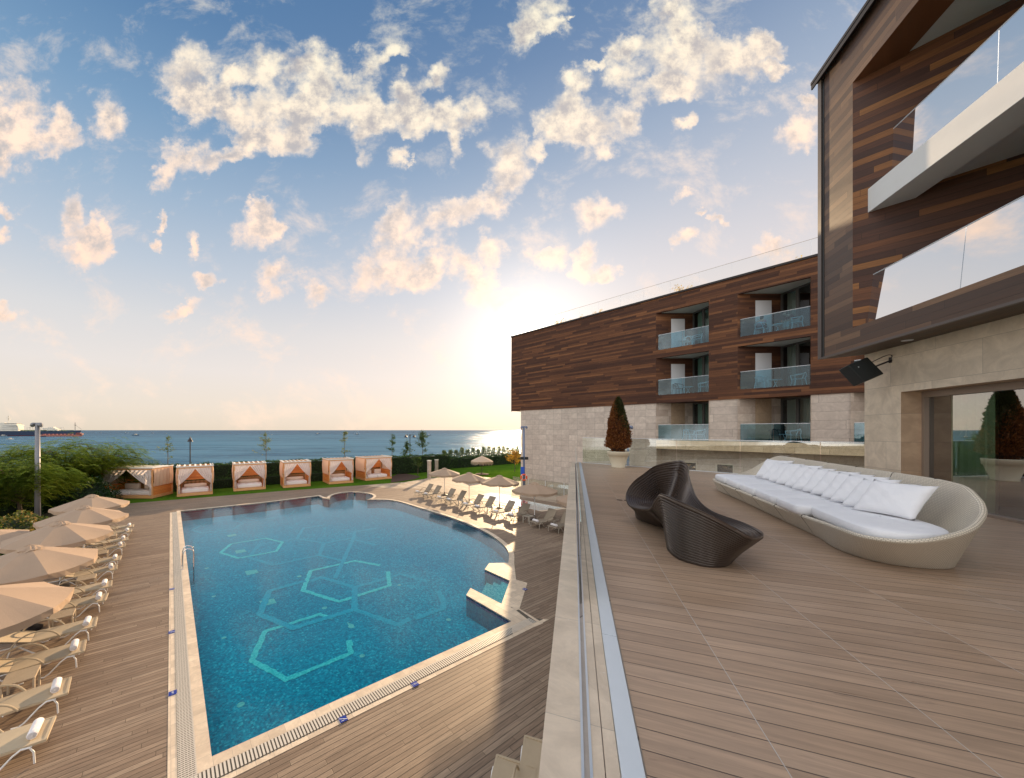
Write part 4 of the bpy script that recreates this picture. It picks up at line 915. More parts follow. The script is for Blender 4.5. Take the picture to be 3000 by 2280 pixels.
# slatted side tables
def table(label,loc,rz,group,mat):
    th=thing('side_table',label,'side table',loc,rz,group)
    m=MB(); 
    for k in range(11): m.box((0,-.245+k*.049,.445),(.50,.040,.022))
    m.box((-.24,0,.425),(.03,.52,.03)); m.box((.24,0,.425),(.03,.52,.03)); m.build('table_top',mat,th,local=True)
    for sx_ in (-1,1):
        for sy in (-1,1): m=MB(); m.box((sx_*.235,sy*.24,.207),(.035,.06,.414)); m.build('leg',mat,th,local=True)
    return th
M_tab=pmat('weathered_teak',(.46,.37,.26,1),.65,var=.2,vs=9)
GTb='slatted side tables by the left loungers'
tpos=[(52,1963.5),(182,1800),(240,1690),(296,1629),(318,1600)]
tb=None
tlab=['weathered slatted side table between the second and third near loungers','slatted side table beside the fourth lounger, half under the nearest parasol','slatted side table under the valance of the second parasol','small slatted side table beneath the middle parasol','farthest small slatted side table of the left row']
for i,(x,y) in enumerate(tpos):
    p=G(x,y,.2); p.z=0
    if i==0: p=(pos[1]+pos[2])/2+hd*.92
    elif i==1: p=(pos[3]+pos[4])/2+hd*.88
    elif i==2: p=(pos[5]+pos[6])/2+hd*.8
    elif i==3: p=(pos[7]+pos[8])/2+hd*.8
    else: p=(pos[9]+pos[10])/2+hd*.8
    if tb is None: tb=table(tlab[i],p,rzl,GTb,M_tab)
    else: dup(tb,p,rzl,tlab[i])
# right row
GL2='sun loungers on the right side of the pool'; GT2='rolled towels on the right loungers'
rf=[(1223,1439.8),(1247.7,1446),(1287,1456.6),(1315.5,1462.6),(1364,1475.6),(1398,1483),(1452.6,1497.3),(1496,1507.3),(1569.3,1525.8),(1623.5,1538.8)]
h2=Vector((.83,.56,0)).normalized(); rz2=math.atan2(h2.y,h2.x)
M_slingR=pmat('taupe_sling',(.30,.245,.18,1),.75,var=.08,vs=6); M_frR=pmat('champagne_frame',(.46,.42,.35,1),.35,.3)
rd=['farthest away in the right row','second from the far end of the right row','third from the far end, left of its parasol pole','fourth from the far end of the right row','fifth from the far end, right of a small table','sixth from the far end of the right row','fourth from the near end of the right row','third from the near end, half in the building shadow','second from the near end, wholly in shade','nearest the terrace, cut by the parapet ledge']
rp=None;tq=None
for i,(x,y) in enumerate(rf):
    q=G(x,y,.42); p=q-h2*.22; p.z=0; l='taupe sun lounger with raised back, '+rd[i]
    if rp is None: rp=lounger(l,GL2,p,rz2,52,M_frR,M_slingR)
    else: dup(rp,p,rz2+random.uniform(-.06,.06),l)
    tl='white rolled towel on the raised lounger '+rd[i].split(',')[0]
    q.z=.372
    if tq is None: tq=towel(tl,q,rz2,GT2)
    else: dupo(tq,q,rz2+random.uniform(-.1,.1),tl)
rb=None
for i,(a,b,l) in enumerate(((3,4,'small taupe slatted side table between the fourth and fifth right loungers'),(5,6,'small taupe slatted side table in the middle of the right row'),(7,8,'small taupe slatted side table at the edge of the building shadow'))):
    pa=(G(*rf[a],.42)+G(*rf[b],.42))/2+h2*.55; pa.z=0
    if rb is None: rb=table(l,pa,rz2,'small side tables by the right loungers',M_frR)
    else: dup(rb,pa,rz2,l)
# two loungers under the terrace wall at the bottom edge
for (x,y,l) in ((1512,2226,'beige sun lounger end at the bottom edge, left of the parapet ledge'),(1592,2168,'beige sun lounger squeezed against the parapet at the bottom edge')):
    p=G(x,y,.36); c=dup(lp,(p.x,p.y,0),math.atan2(-.93,-.36),l)
# pool ladder
ld=thing('pool_ladder','shiny chrome pool ladder hooped over the left edge of the pool','pool ladder',PF(.45,G(537,1664).dot(U),0))
w1=G(537,1664).dot(U)
for dw in (-.25,.25):
    m=MB(); c=catmull([PF(.40,w1+dw,0),PF(.40,w1+dw,.45),PF(.43,w1+dw,.72),PF(.56,w1+dw,.84),PF(.72,w1+dw,.78),PF(.80,w1+dw,.6),PF(.80,w1+dw,.1),PF(.80,w1+dw,-.68)],30,closed=False)
    m.tube([tuple(p) for p in c],.022,10); m.build('rail',M_chrome,ld,smooth=True)
    m=MB(); m.lathe([(.05,.012),(.05,.02),(.022,.03)],14,PF(.40,w1+dw,0)); m.build('floor_flange',M_chrome,ld)
for z_ in (-.15,-.4,-.62):
    m=MB(); m.box(PF(.80,w1,z_),(.07,.48,.03),rz=math.atan2(U.y,U.x)-math.pi/2); m.build('step',M_chrome,ld)
# depth markers
M_blue=pmat('cobalt_tile',(.01,.03,.26,1),.3); M_wtxt=pmat('white_enamel',(.8,.8,.8,1),.4)
def marker(x,y,kind,label,ang):
    p=G(x,y,.009)
    th=thing('depth_marker',label,'depth marker',(p.x,p.y,0),ang,'blue depth marker tiles')
    m=MB(); m.box((0,0,.014),(.15,.15,.008)); m.build('tile',M_blue,th,local=True)
    if kind=='diver':
        m=MB(); m.poly([(-.07,.05,.0195),(-.07,.035,.0195),(.07,-.05,.0195),(.07,-.035,.0195)]); m.poly([(-.05,-.045,.0195),(.01,-.045,.0195),(.01,-.035,.0195),(-.05,-.035,.0195)]); m.build('pictogram',M_wtxt,th,local=True)
    else:
        cu=bpy.data.curves.new('t','FONT'); cu.body=kind; cu.size=.062; cu.align_x='CENTER'; cu.align_y='CENTER'; ob=bpy.data.objects.new('t',cu); col.objects.link(ob)
        bpy.context.view_layer.update(); me=bpy.data.meshes.new_from_object(ob.evaluated_get(bpy.context.evaluated_depsgraph_get())); bpy.data.objects.remove(ob)
        o=bpy.data.objects.new('lettering',me); col.objects.link(o); o.parent=th; o.location=(0,0,.0195); me.materials.clear(); me.materials.append(M_wtxt)
ap=math.atan2(O.y,O.x)
for a_ in ((504,1726,'diver','small cobalt no-diving tile beside the left gutter, farther one by the ladder',ap),(503,1852,'diver','cobalt no-diving tile beside the left gutter, with a white diagonal stripe',ap),(506,2031,'1.60','cobalt depth tile beside the left gutter, with white numerals, lowest on the left',ap+math.pi/2),
  (1005,2107.5,'diver','cobalt no-diving tile on the near side, with a white diagonal stripe',ap),(1215.7,2005,'1.50m','cobalt depth tile on the near side, reading 1.50m',ap),(1537.4,1726.7,'diver','cobalt tile on the shaded deck beside the step bay',ap)): marker(*a_)
# ================= CABANAS =================
M_peach=voile('sunlit_peach_cloth',(.88,.62,.45,1),.45)  # peach colour stands in for sun shining through the white side drapes
def cabana(fl,fr_,depth,h,label,beds,blab,extra=None):
    fl=Vector((fl[0],fl[1],0)); fr_=Vector((fr_[0],fr_[1],0)); xd=(fr_-fl); Wd=xd.length; xd.normalize(); yd=Vector((-xd.y,xd.x,0)); rz=math.atan2(xd.y,xd.x)
    th=thing('cabana',label,'cabana',fl,rz,'curtained timber cabanas on the lawn')
    def bx(name,boxes,mat,par=th):
        m=MB()
        for c,s in boxes: m.box(c,s)
        return m.build(name,mat,par,local=True)
    D=depth; pf=.22
    bx('platform',[((Wd/2,D/2,pf/2),(Wd,D,pf))],M_cabf)
    for (x,y) in ((.06,.06),(Wd-.06,.06),(.06,D-.06),(Wd-.06,D-.06)): bx('post',[((x,y,(h+pf)/2),(.11,.11,h-pf-.002))],M_cabf)
    bx('top_beam',[((Wd/2,.06,h-.06),(Wd-.23,.10,.13)),((Wd/2,D-.06,h-.06),(Wd-.23,.10,.13)),((.06,D/2,h-.06),(.10,D-.23,.13)),((Wd-.06,D/2,h-.06),(.10,D-.23,.13))],M_cabf)
    bx('back_panel',[((Wd/2,D-.05,(h+1.1)/2),(Wd-.24,.03,h-1.1-.1))],M_cab)
    bl=[]; n=int(Wd/.11)
    for k in range(n): bl.append(((.14+k*(Wd-.28)/(n-1),D-.05,(1.08+pf)/2),(.045,.03,1.06-pf)))
    bx('back_slats',bl,M_cabf)
    for x in (.05,Wd-.05): bx('side_panel',[((x,D/2,(1.05+pf)/2),(.03,D-.24,1.03-pf))],M_cab)
    n=max(7,int(Wd/.36))
    for k in range(n):
        m=MB(); x=.12+k*(Wd-.24)/(n-1); m.box((0,0,0),(.16,D+.1,.022),M=Matrix.Rotation(R(12),4,'Y')); o=m.build('roof_slat',M_slat,th,local=True); o.location=(x,D/2,h+.035)
    bx('roof_edge',[((Wd/2,-.04,h+.04),(Wd+.1,.04,.10)),((-.04,D/2,h+.04),(.04,D,.10)),((Wd+.04,D/2,h+.04),(.04,D,.10))],M_slat)
    # front drapes swept to the posts, gathered low
    for s_ in (0,1):
        P=[];nn=34
        zt,zk,zb=h-.12,.98,.30
        for j in range(26):
            f=j/25; z=zt+(zb-zt)*f; zf=(zt-z)/(zt-zk)
            inner=(Wd/2-.02)*(1-min(1,zf))**.75 if zf<1 else 0
            inner=max(inner,.17+.05*(zf-1)**2*4 if zf>1 else .10)
            row=[]
            for i in range(nn+1):
                g=i/nn; x=.06+(inner)*g; fold=.035*math.sin(g*nn*1.05+.6*math.sin(j*.4))*(.5+.5*min(1,zf))+.02*math.sin(j*.5+g*5)
                sag=-.05*math.sin(math.pi*g)*min(1,zf)
                x=x if s_==0 else Wd-x
                row.append(Vector((x,-.015+fold-.05*(zf>1)*(zf-1),z+sag)))
            P.append(row)
        m=MB(); m.grid(P); m.build('drape',M_curtain,th,smooth=True,local=True)
        # side drape
        P=[]
        for j in range(12):
            f=j/11; z=h-.1+(1.0-h+.1)*f; row=[]
            for i in range(27):
                g=i/26; row.append(Vector(((-.03 if s_==0 else Wd+.03)+(.05*math.sin(f*3.1)+.02*math.sin(i*1.3))*(-1 if s_==0 else 1),.1+(D-.2)*g,z)))
            P.append(row)
        m=MB(); m.grid(P); m.build('side_drape',M_peach,th,smooth=True,local=True)
    # beds: top-level things resting on the platform
    def wp(x,y,z): v=fl+xd*x+yd*y; return Vector((v.x,v.y,z))
    if beds==2: segs=[(.45+(Wd-.9)*0,.45+(Wd-.9)*.49),(.45+(Wd-.9)*.51,Wd-.45)]
    else: segs=[(.30,Wd-.30)]
    for k,(a,b) in enumerate(segs):
        m=MB(); m.box((0,0,.17),(b-a,1.55,.32)); o=m.build('mattress',M_bed,local=True,bevel=.07,smooth=True,seg=4); o.location=wp((a+b)/2,1.05,pf); o.rotation_euler=(0,0,rz)
        tag(o,'thick white mattress '+(['left half ','right half '][k] if beds==2 else '')+'in '+blab,'mattress','cabana mattresses')
        m=MB()
        if beds==2:
            m.box((0,0,.27),(b-a-.35,.22,.5)); o=m.build('cushion',M_bolster,local=True,bevel=.09,smooth=True,seg=4)
        else:
            m.tube([(x_,0,.17) for x_ in (-(b-a)/2+.15,-(b-a)/2+.2,-(b-a)/2+.4,(b-a)/2-.4,(b-a)/2-.2,(b-a)/2-.15)],[.08,.15,.18,.18,.15,.08],14); o=m.build('bolster',M_bolster,smooth=True,local=True)
        o.location=wp((a+b)/2,1.62,pf+.31); o.rotation_euler=(0,0,rz)
        tag(o,('square tan back cushion, '+['left ','right '][k] if beds==2 else 'long tan bolster ')+'on the mattress of '+blab,'cushion','cabana back cushions')
        for q in range(3 if beds==1 else 1):
            m=MB(); m.box((0,0,.03),(.30,.22,.05)); o=m.build('folded_towel',M_towel,local=True,bevel=.015); xx=a+(b-a)*((q+1)/4 if beds==1 else .5)
            o.location=wp(xx,.75,pf+.325); o.rotation_euler=(0,0,rz+.1*(q-1))
            tag(o,'small folded towel '+(['left of three ','middle of three ','right of three '][q] if beds==1 else ['on the left mattress ','on the right mattress '][k])+'in '+blab,'towel','folded towels in the cabanas')
    return th
cabana((-28.0,30.6),(-23.6,30.5),2.4,2.55,'widest timber cabana at the far left, half behind the feathery tree',2,'the widest cabana at the far left')
cabana((-22.0,31.2),(-19.75,32.65),2.4,2.55,'timber cabana second from the left, below the bell shaped street lamp',1,'the cabana below the bell lamp')
cabana((-18.6,34.0),(-16.2,35.4),2.4,2.55,'timber cabana third from the left with white drapes tied to both posts',1,'the third cabana from the left')
cabana((-14.7,36.0),(-12.4,37.3),2.5,2.55,'timber cabana fourth from the left, its left side wall in view',1,'the fourth cabana from the left')
cabana((-10.8,38.4),(-8.5,39.8),2.6,2.6,'timber cabana second from the right with a broad sunlit side drape',1,'the cabana second from the right')
cabana((-7.4,41.1),(-4.6,43.1),2.7,2.6,'rightmost timber cabana beside the bark flower bed',2,'the rightmost cabana')
# ================= PLANTING =================
def leaves(centers,size,asp,up=.3,jit=.5,dirs=None):
    """quads: centers Nx3 -> mesh arrays"""
    n=len(centers); a=rng.normal(size=(n,3)); a[:,2]*=jit
    if dirs is not None: a=dirs+a*.35
    a/=np.linalg.norm(a,axis=1)[:,None]+1e-9
    b=rng.normal(size=(n,3)); b=b-(b*a).sum(1)[:,None]*a; b/=np.linalg.norm(b,axis=1)[:,None]+1e-9
    if up: 
        nrm=np.cross(a,b); 
    s=size*rng.uniform(.6,1.3,(n,1))
    L=a*s; Wd_=b*s*asp
    v=np.stack([centers-L,centers+Wd_*.9,centers+L,centers-Wd_*.9],1).reshape(-1,3)
    f=np.arange(4*n).reshape(-1,4); return v,f
def npmesh(name,v,f,mat,parent=None,origin=None):
    off=np.zeros(3)
    if parent is not None: off=np.array(parent.location)
    elif origin is not None: off=np.array(origin)
    me=bpy.data.meshes.new(name); v=v-off; k=f.shape[1]
    me.vertices.add(len(v)); me.vertices.foreach_set('co',v.astype(np.float32).ravel())
    me.loops.add(f.size); me.loops.foreach_set('vertex_index',f.astype(np.int32).ravel())
    me.polygons.add(len(f)); me.polygons.foreach_set('loop_start',np.arange(0,f.size,k,dtype=np.int32)); me.polygons.foreach_set('loop_total',np.full(len(f),k,dtype=np.int32))
    me.update(calc_edges=True); me.materials.append(mat)
    o=bpy.data.objects.new(name,me); col.objects.link(o)
    if parent is not None: o.parent=parent
    elif origin is not None: o.location=origin
    return o
M_hedge=leafmat('hedge_leaves',[(0,(.010,.030,.006,1)),(.6,(.028,.070,.012,1)),(.9,(.06,.12,.02,1)),(1,(.12,.20,.04,1))],.25)
M_hcore=pmat('hedge_core',(.008,.018,.005,1),.9)
def hedge(name,a,b,w_,h_,dens,label,size=.06,mat=None,topn=.12,cat='hedge',asp=.55):
    a=np.array(a,float);b=np.array(b,float); L=np.linalg.norm(b-a); d=(b-a)/L; q=np.array([-d[1],d[0]])
    th=thing(name,label,cat,(a[0],a[1],0),0)
    m=MB(); P=[a-q*(w_/2-.08),b-q*(w_/2-.08),b+q*(w_/2-.08),a+q*(w_/2-.08)]; m.prism([tuple(p) for p in P],0,h_-.12); m.build('inner_branches',M_hcore,th)
    n=int(dens*(2*L*h_+L*w_+2*w_*h_))
    A=[2*L*h_,L*w_*1.4,2*w_*h_]; pr_=np.array(A)/sum(A); kd=rng.choice(3,n,p=pr_); s=rng.uniform(0,L,n); t_=rng.uniform(-.5,.5,n)*w_; z=rng.uniform(0,1,n)*h_
    sd_=np.where(rng.random(n)<.5,-1,1)
    lum=.10*np.sin(s*2.1)+.06*np.sin(s*5.3+1)
    t_=np.where(kd==0,sd_*(w_/2+rng.normal(0,.05,n)+lum*.4),t_); z=np.where(kd==1,h_+np.abs(rng.normal(0,topn,n))*.8-.05+lum*.5,z); s=np.where(kd==2,np.where(sd_>0,L,0)+rng.normal(0,.06,n),s)
    c=np.stack([a[0]+d[0]*s+q[0]*t_,a[1]+d[1]*s+q[1]*t_,z],1)
    v,f=leaves(c,size,asp,jit=.9); npmesh('foliage',v,f,mat or M_hedge,th); return th
hb=Vector((.5855,-.8107,0))
# hedge behind the cabanas (parallel to their fronts, 3.6 m behind)
hedge('hedge',(-34,29.8),(-26.5,35.2),1.0,2.5,150,'dark clipped hedge at the far left, behind the widest cabana')
hedge('hedge',(-26.4,35.3),(2.6,52.0),1.0,2.25,170,'long dark clipped hedge running behind the row of cabanas',size=.075)
hedge('low_hedge',(-24.2,34.1),(-9.5,43.3),.55,.95,170,'lower clipped hedge in front of the long hedge, between the cabanas')
M_spiky=leafmat('oleander_leaves',[(0,(.03,.05,.015,1)),(.6,(.07,.10,.03,1)),(1,(.22,.24,.09,1))],.35)
hedge('hedge',(2.6,54.5),(16.5,64.2),.9,1.5,120,'low dark hedge at the back of the sunlit lawn',size=.09)
# upright shrubs behind that hedge
for i in range(15):
    x=2.2+i*.98; y=56.0+i*.68; c=(x,y,0); th=thing('shrub','loose upright shrub at the lawn edge before the sea, one of a backlit row','shrub',c,0,'row of upright shrubs by the sea')
    n=700; hh=random.uniform(2.5,3.1)
    z=rng.uniform(.3,hh,n); r_=rng.uniform(0,1,n)**.6*.62*(1-.55*(z/hh)**3); an=rng.uniform(0,6.28,n)
    cc=np.stack([x+r_*np.cos(an),y+r_*np.sin(an),z],1); dirs=np.stack([np.cos(an)*.35,np.sin(an)*.35,np.ones(n)],1)
    v,f=leaves(cc,.16,.22,dirs=dirs); npmesh('foliage',v,f,M_spiky,th)
    m=MB()
    for k in range(5): an=random.uniform(0,6.28); m.tube([(x,y,0),(x+.2*math.cos(an),y+.2*math.sin(an),hh*.6)],.02,4)
    m.build('stem',pmat('shrub_stem',(.12,.08,.05,1)) if i==0 else bpy.data.materials['shrub_stem'],th)
# feathery trees on the left
M_mim=leafmat('feathery_leaves',[(0,(.06,.12,.015,1)),(.35,(.13,.20,.025,1)),(.7,(.22,.28,.035,1)),(1,(.36,.36,.07,1))],.5)
M_bark=pmat('tree_bark',(.11,.075,.055,1),.9,var=.4,vs=8,bump=.8,bs=20)
def feather_tree(loc,r_,ztop,zbase,label,nf=650,seed=1):
    rg_=np.random.default_rng(seed); x0,y0=loc; th=thing('feathery_tree',label,'tree',(x0,y0,0),0,'feathery trees along the left boundary')
    m=MB(); zf=zbase*.75; m.tube([(x0,y0,0),(x0+.05,y0,zf*.5),(x0-.04,y0+.03,zf)],[.13,.11,.09],8); m.build('trunk',M_bark,th)
    lm=MB(); V_=[];ends=[]
    for k in range(20):
        an=k*2.4+rg_.uniform(-.3,.3); rr=r_*rg_.uniform(.55,1.0); h_=zbase+(ztop-zbase)*rg_.uniform(.0,1.05)
        e=np.array([x0+rr*math.cos(an),y0+rr*math.sin(an),h_-.25*rr*.3]); mid=np.array([x0+rr*.45*math.cos(an),y0+rr*.45*math.sin(an),h_*.93])
        c=catmull([(x0,y0,zf-.1),tuple(mid),tuple(e)],8,closed=False); lm.tube([tuple(p) for p in c],list(np.linspace(.055,.012,8)),5)
        for p in c[2:]: ends.append(p)
    lm.build('branches',M_bark,th)
    ends=np.array(ends)
    # fronds: curved, drooping rachis with paired leaflets
    VV=[];n=nf
    idx=rg_.integers(0,len(ends),n); base=ends[idx]+rg_.normal(0,.38,(n,3))*np.array([1,1,.95])-np.array([0,0,.35])*rg_.random((n,1))
    an=np.arctan2(base[:,1]-y0,base[:,0]-x0)+rg_.normal(0,.9,n); L=rg_.uniform(.35,.65,n)
    K=9
    for k in range(K):
        t=(k+.5)/K; px=base[:,0]+np.cos(an)*L*t; py=base[:,1]+np.sin(an)*L*t; pz=base[:,2]+.16*L*math.sin(t*2.6)*1.2-.62*L*t*t
        for s_ in (-1,1):
            ll=L*.36*(1-.55*abs(t-.45)); qx=-np.sin(an)*s_+np.cos(an)*.45; qy=np.cos(an)*s_+np.sin(an)*.45
            w_=L*.06
            p0=np.stack([px,py,pz],1); tip=np.stack([px+qx*ll,py+qy*ll,pz-.10*ll-.02],1); dv=np.stack([np.cos(an)*w_,np.sin(an)*w_,0*w_],1)
            VV.append(np.stack([p0-dv*.6,p0+dv*.6,tip+dv*.7,tip-dv*.5],1))
    v=np.concatenate(VV,0).reshape(-1,3); f=np.arange(len(v)).reshape(-1,4); npmesh('crown',v,f,M_mim,th)
feather_tree((-26.2,22.9),3.1,4.0,1.7,'broad feathery green tree nearest the left edge, left of the tall grey pole',2600,3)
feather_tree((-28.4,27.7),3.3,4.4,1.8,'broad feathery tree right behind the tall grey pole',2600,4)
feather_tree((-28.6,31.5),3.6,4.7,2.0,'feathery tree reaching over the widest cabana',2600,5)
feather_tree((-31.0,24.5),3.0,4.3,1.8,'feathery tree half out of frame at the far left edge',2000,6)
feather_tree((-33.5,31.5),3.2,4.4,2.1,'feathery tree behind the others, just right of the left edge',1500,8)
# shrubs below
M_shr=leafmat('mixed_shrub_leaves',[(0,(.02,.05,.008,1)),(.4,(.06,.10,.02,1)),(.7,(.20,.17,.04,1)),(.88,(.35,.20,.07,1)),(1,(.40,.36,.14,1))],.3)
M_gloss=leafmat('laurel_leaves',[(0,(.008,.025,.005,1)),(.6,(.02,.06,.010,1)),(.93,(.10,.16,.05,1)),(1,(.40,.45,.30,1))],.15,.3)
def bush(c,r3,n,size,mat,label,group=None,asp=.6):
    th=thing('bush',label,'bush',(c[0],c[1],0),0,group); u_=rng.normal(size=(n,3)); u_/=np.linalg.norm(u_,axis=1)[:,None]; u_[:,2]=np.abs(u_[:,2])
    rr=rng.uniform(.72,1.04,(n,1)); rr*=1+.12*np.sin(u_[:,:1]*6)+.1*np.sin(u_[:,1:2]*7+1)
    p=u_*rr*np.array(r3)+np.array([c[0],c[1],0]); v,f=leaves(p,size,asp,jit=.8); npmesh('foliage',v,f,mat,th)
    m=MB(); m.lathe([(r3[0]*.66,0),(r3[0]*.72,r3[2]*.4),(r3[0]*.5,r3[2]*.7),(.02,r3[2]*.8)],10,(c[0],c[1],0)); m.v=[(c[0]+(x-c[0]),c[1]+(y-c[1])*r3[1]/r3[0],z) for x,y,z in m.v]; m.build('inner_branches',M_hcore,th)
bush((-20.6,16.4),(1.7,1.9,1.15),5200,.075,M_shr,'yellow and reddish leaved bush beside the parasols at the left edge','mixed bushes behind the left loungers')
bush((-22.6,19.3),(1.5,1.7,1.2),4200,.075,M_shr,'yellow green bush at the foot of the tall grey pole','mixed bushes behind the left loungers')
bush((-19.6,13.2),(1.5,1.6,1.0),3500,.075,M_shr,'low yellow green bush at the left frame edge','mixed bushes behind the left loungers')
bush((-26.6,27.6),(2.0,2.2,2.0),6500,.07,M_gloss,'glossy dark green bush right of the grey pole','glossy bushes under the feathery trees')
bush((-30.2,29.6),(1.6,1.7,2.1),4500,.07,M_gloss,'glossy dark green bush touching the widest cabana','glossy bushes under the feathery trees')
bush((-27.6,23.6),(1.7,2.2,2.2),5000,.07,M_gloss,'dark bush in shadow between the first two feathery trunks','glossy bushes under the feathery trees')
bush((-30.6,21.0),(2.0,2.6,2.0),4200,.08,M_gloss,'dark bush in shadow at the left frame edge','glossy bushes under the feathery trees')
# saplings behind the hedge
M_sap=leafmat('sapling_leaves',[(0,(.05,.08,.015,1)),(.6,(.12,.14,.03,1)),(1,(.30,.24,.07,1))],.45)
M_sapd=leafmat('dark_sapling_leaves',[(0,(.012,.03,.006,1)),(.6,(.04,.08,.015,1)),(1,(.12,.16,.04,1))],.35)
def sapling(px,pyt,Y,label,dens,spread,mat,bushy=0,seed=0):
    rg_=np.random.default_rng(seed+50); x0=(px-CX)/F*Y; zt=H-(pyt-HY)/F*Y; th=thing('sapling',label,'tree',(x0,Y,0),0,'young trees between hedge and sea')
    m=MB(); m.tube([(x0,Y,0),(x0+.04,Y,zt*.5),(x0-.03,Y,zt)],[.05,.035,.008],6); m.build('trunk',M_bark,th)
    lm=MB(); pts=[]
    for k in range(int(dens)):
        z=zt*rg_.uniform(.42,.97); an=rg_.uniform(0,6.28); L=spread*(1.25-z/zt)*rg_.uniform(.35,1.2); e=np.array([x0+math.cos(an)*L,Y+math.sin(an)*L,z+L*.35])
        lm.tube([(x0,Y,z-.1),tuple(e)],[.014,.005],4)
        for q in range(24+bushy): 
            t=rg_.uniform(.3,1.1); pts.append(np.array([x0,Y,z])*(1-t)+e*t+rg_.normal(0,.11,3))
    for q in range(int(40+bushy*8)): z=zt*rg_.uniform(.6,1.02); pts.append(np.array([x0,Y,z])+rg_.normal(0,.12,3))
    lm.build('branches',M_bark,th); v,f=leaves(np.array(pts),.085,.6,jit=.8); npmesh('crown',v,f,mat,th)
sapling(491,1279,44,'sparse sapling with one long leafy side branch, between the two leftmost cabanas',9,1.5,M_sap,0,1)
sapling(779,1262,48,'slender yellowing sapling above the third cabana',16,1.6,M_sap,0,2)
sapling(1009,1264,52,'thin tall sapling behind the cabana second from the right',16,1.1,M_sap,0,3)
sapling(1148,1272,55,'dark twiggy sapling just right of the rightmost cabana',18,1.2,M_sapd,6,4)
sapling(1192,1293,54,'shorter leafy young tree beneath the double street lamp',22,1.5,M_sapd,14,5)
sapling(1237,1264,53,'tallest dark leafy young tree, right of the double street lamp',30,1.6,M_sapd,20,6)
sapling(1224,1340,46,'small round headed tree with a pale straight trunk by the pillars',20,1.3,M_sapd,12,7)
sapling(1508,1322,50,'golden backlit young tree beside the stone corner of the far wing',26,1.5,leafmat('golden_leaves',[(0,(.25,.13,.02,1)),(1,(.6,.36,.08,1))],.5),14,9)
# stone pillars
for i,(x,yb,yt,l) in enumerate(((1257.5,1401.6,1349.4,'left of two square stone garden pillars, by the farthest right parasol'),(1279,1386,1347,'right of two square stone garden pillars, a little farther off'))):
    p=G(x,yb); s_=(yb-yt)/F*p.y; th=thing('pillar',l,'pillar',(p.x,p.y,0),0,'garden gate pillars')
    m=MB(); m.box((p.x,p.y,s_/2-.04),(.34,.34,s_-.08),rz=.6); m.build('shaft',M_stoneBX,th); m=MB(); m.box((p.x,p.y,s_-.02),(.42,.42,.08),rz=.6); m.build('cap',M_slat,th)
# straw fringe parasol on the lawn
p=G(1412,1390); th=thing('lawn_parasol','small fringed pale parasol on a short post standing on the sunlit lawn','parasol',(p.x,p.y,0))
m=MB(); m.tube([(p.x,p.y,0),(p.x,p.y,2.3)],.04,8); m.build('pole',M_bark,th)
m=MB(); m.lathe([(.02,2.45),(.3,2.30),(1.0,1.98),(1.45,1.72)],20,(p.x,p.y,0),cap=False); 
M_straw=pmat('straw_fringe',(.55,.42,.30,1),.9,var=.3,vs=20); cn=m.build('canopy',M_straw,th)
v_=MB()
for k in range(60):
    an=2*math.pi*k/60; c_,s_=math.cos(an),math.sin(an); q=.05; zl=random.uniform(.30,.5); v_.poly([(p.x+c_*1.44-s_*q,p.y+s_*1.44+c_*q,1.75),(p.x+c_*1.44+s_*q,p.y+s_*1.44-c_*q,1.75),(p.x+c_*1.47+s_*q*.4,p.y+s_*1.47-c_*q*.4,1.75-zl),(p.x+c_*1.47-s_*q*.4,p.y+s_*1.47+c_*q*.4,1.75-zl)])
v_.build('fringe',M_straw,cn); m=MB(); m.lathe([(.9,0),(.9,.06),(.3,.16),(.05,.2)],18,(p.x,p.y,0)); m.build('base',soil,th)
# ================= LAMPS AND POLES =================
def bell(m,c,r_,h_): m.lathe([(r_,0),(r_*.92,h_*.18),(r_*.55,h_*.45),(r_*.32,h_*.7),(r_*.14,h_*.86),(.015,h_)],14,c)
Y=40; x=(557-CX)/F*Y; zt=H-(1279-HY)/F*Y
th=thing('street_lamp','single black post lamp with a bell shaped hood behind the second cabana','street lamp',(x,Y,0))
m=MB(); m.lathe([(.14,0),(.12,.5),(.06,.6),(.055,zt-.55)],10,(x,Y,0)); m.build('post',M_dark,th); m=MB(); bell(m,(x,Y,zt-.58),.27,.58); m.build('hood',M_dark,th)
Y=58; x=(1201-CX)/F*Y; zt=H-(1272-HY)/F*Y
th=thing('street_lamp','black promenade lamp with two bell hoods on curved arms','street lamp',(x,Y,0))
m=MB(); m.tube([(x,Y,0),(x,Y,zt)],.055,8); m.build('post',M_dark,th)
for s_ in (-1,1):
    m=MB(); c=catmull([(x,Y,zt-.35),(x+s_*.3,Y,zt-.1),(x+s_*.65,Y,zt-.02)],8,closed=False); m.tube([tuple(q) for q in c],.03,6); m.build('arm',M_dark,th); m=MB(); bell(m,(x+s_*.66,Y,zt-.55),.28,.52); m.build('hood',M_dark,th)
def flood_pole(x,Y,zt,r_,mat,label,nh=2):
    th=thing('floodlight_pole',label,'light pole',(x,Y,0)); m=MB(); m.tube([(x,Y,0),(x,Y,zt)],[r_*1.15,r_*.85],12); m.build('post',mat,th,smooth=True)
    for s_ in (-1,1):
        m=MB(); m.lathe([(.05,-.10),(.15,-.06),(.16,.0),(.08,.10),(.02,.12)],12); R_=Matrix.Rotation(s_*R(50),4,'Y'); hc=Vector((x+s_*.22,Y-.05,zt-.12)); m.v=[tuple(R_@Vector(q)+hc) for q in m.v]; m.build('lamp_head',mat,th)
        m=MB(); m.tube([(x,Y,zt-.02),tuple(hc)],.025,6); m.build('bracket',mat,th)
    return th
flood_pole((110-CX)/F*22.2,22.2,H+22/F*22.2,.13,M_pole,'tall grey round floodlight pole rising through the feathery trees on the left')
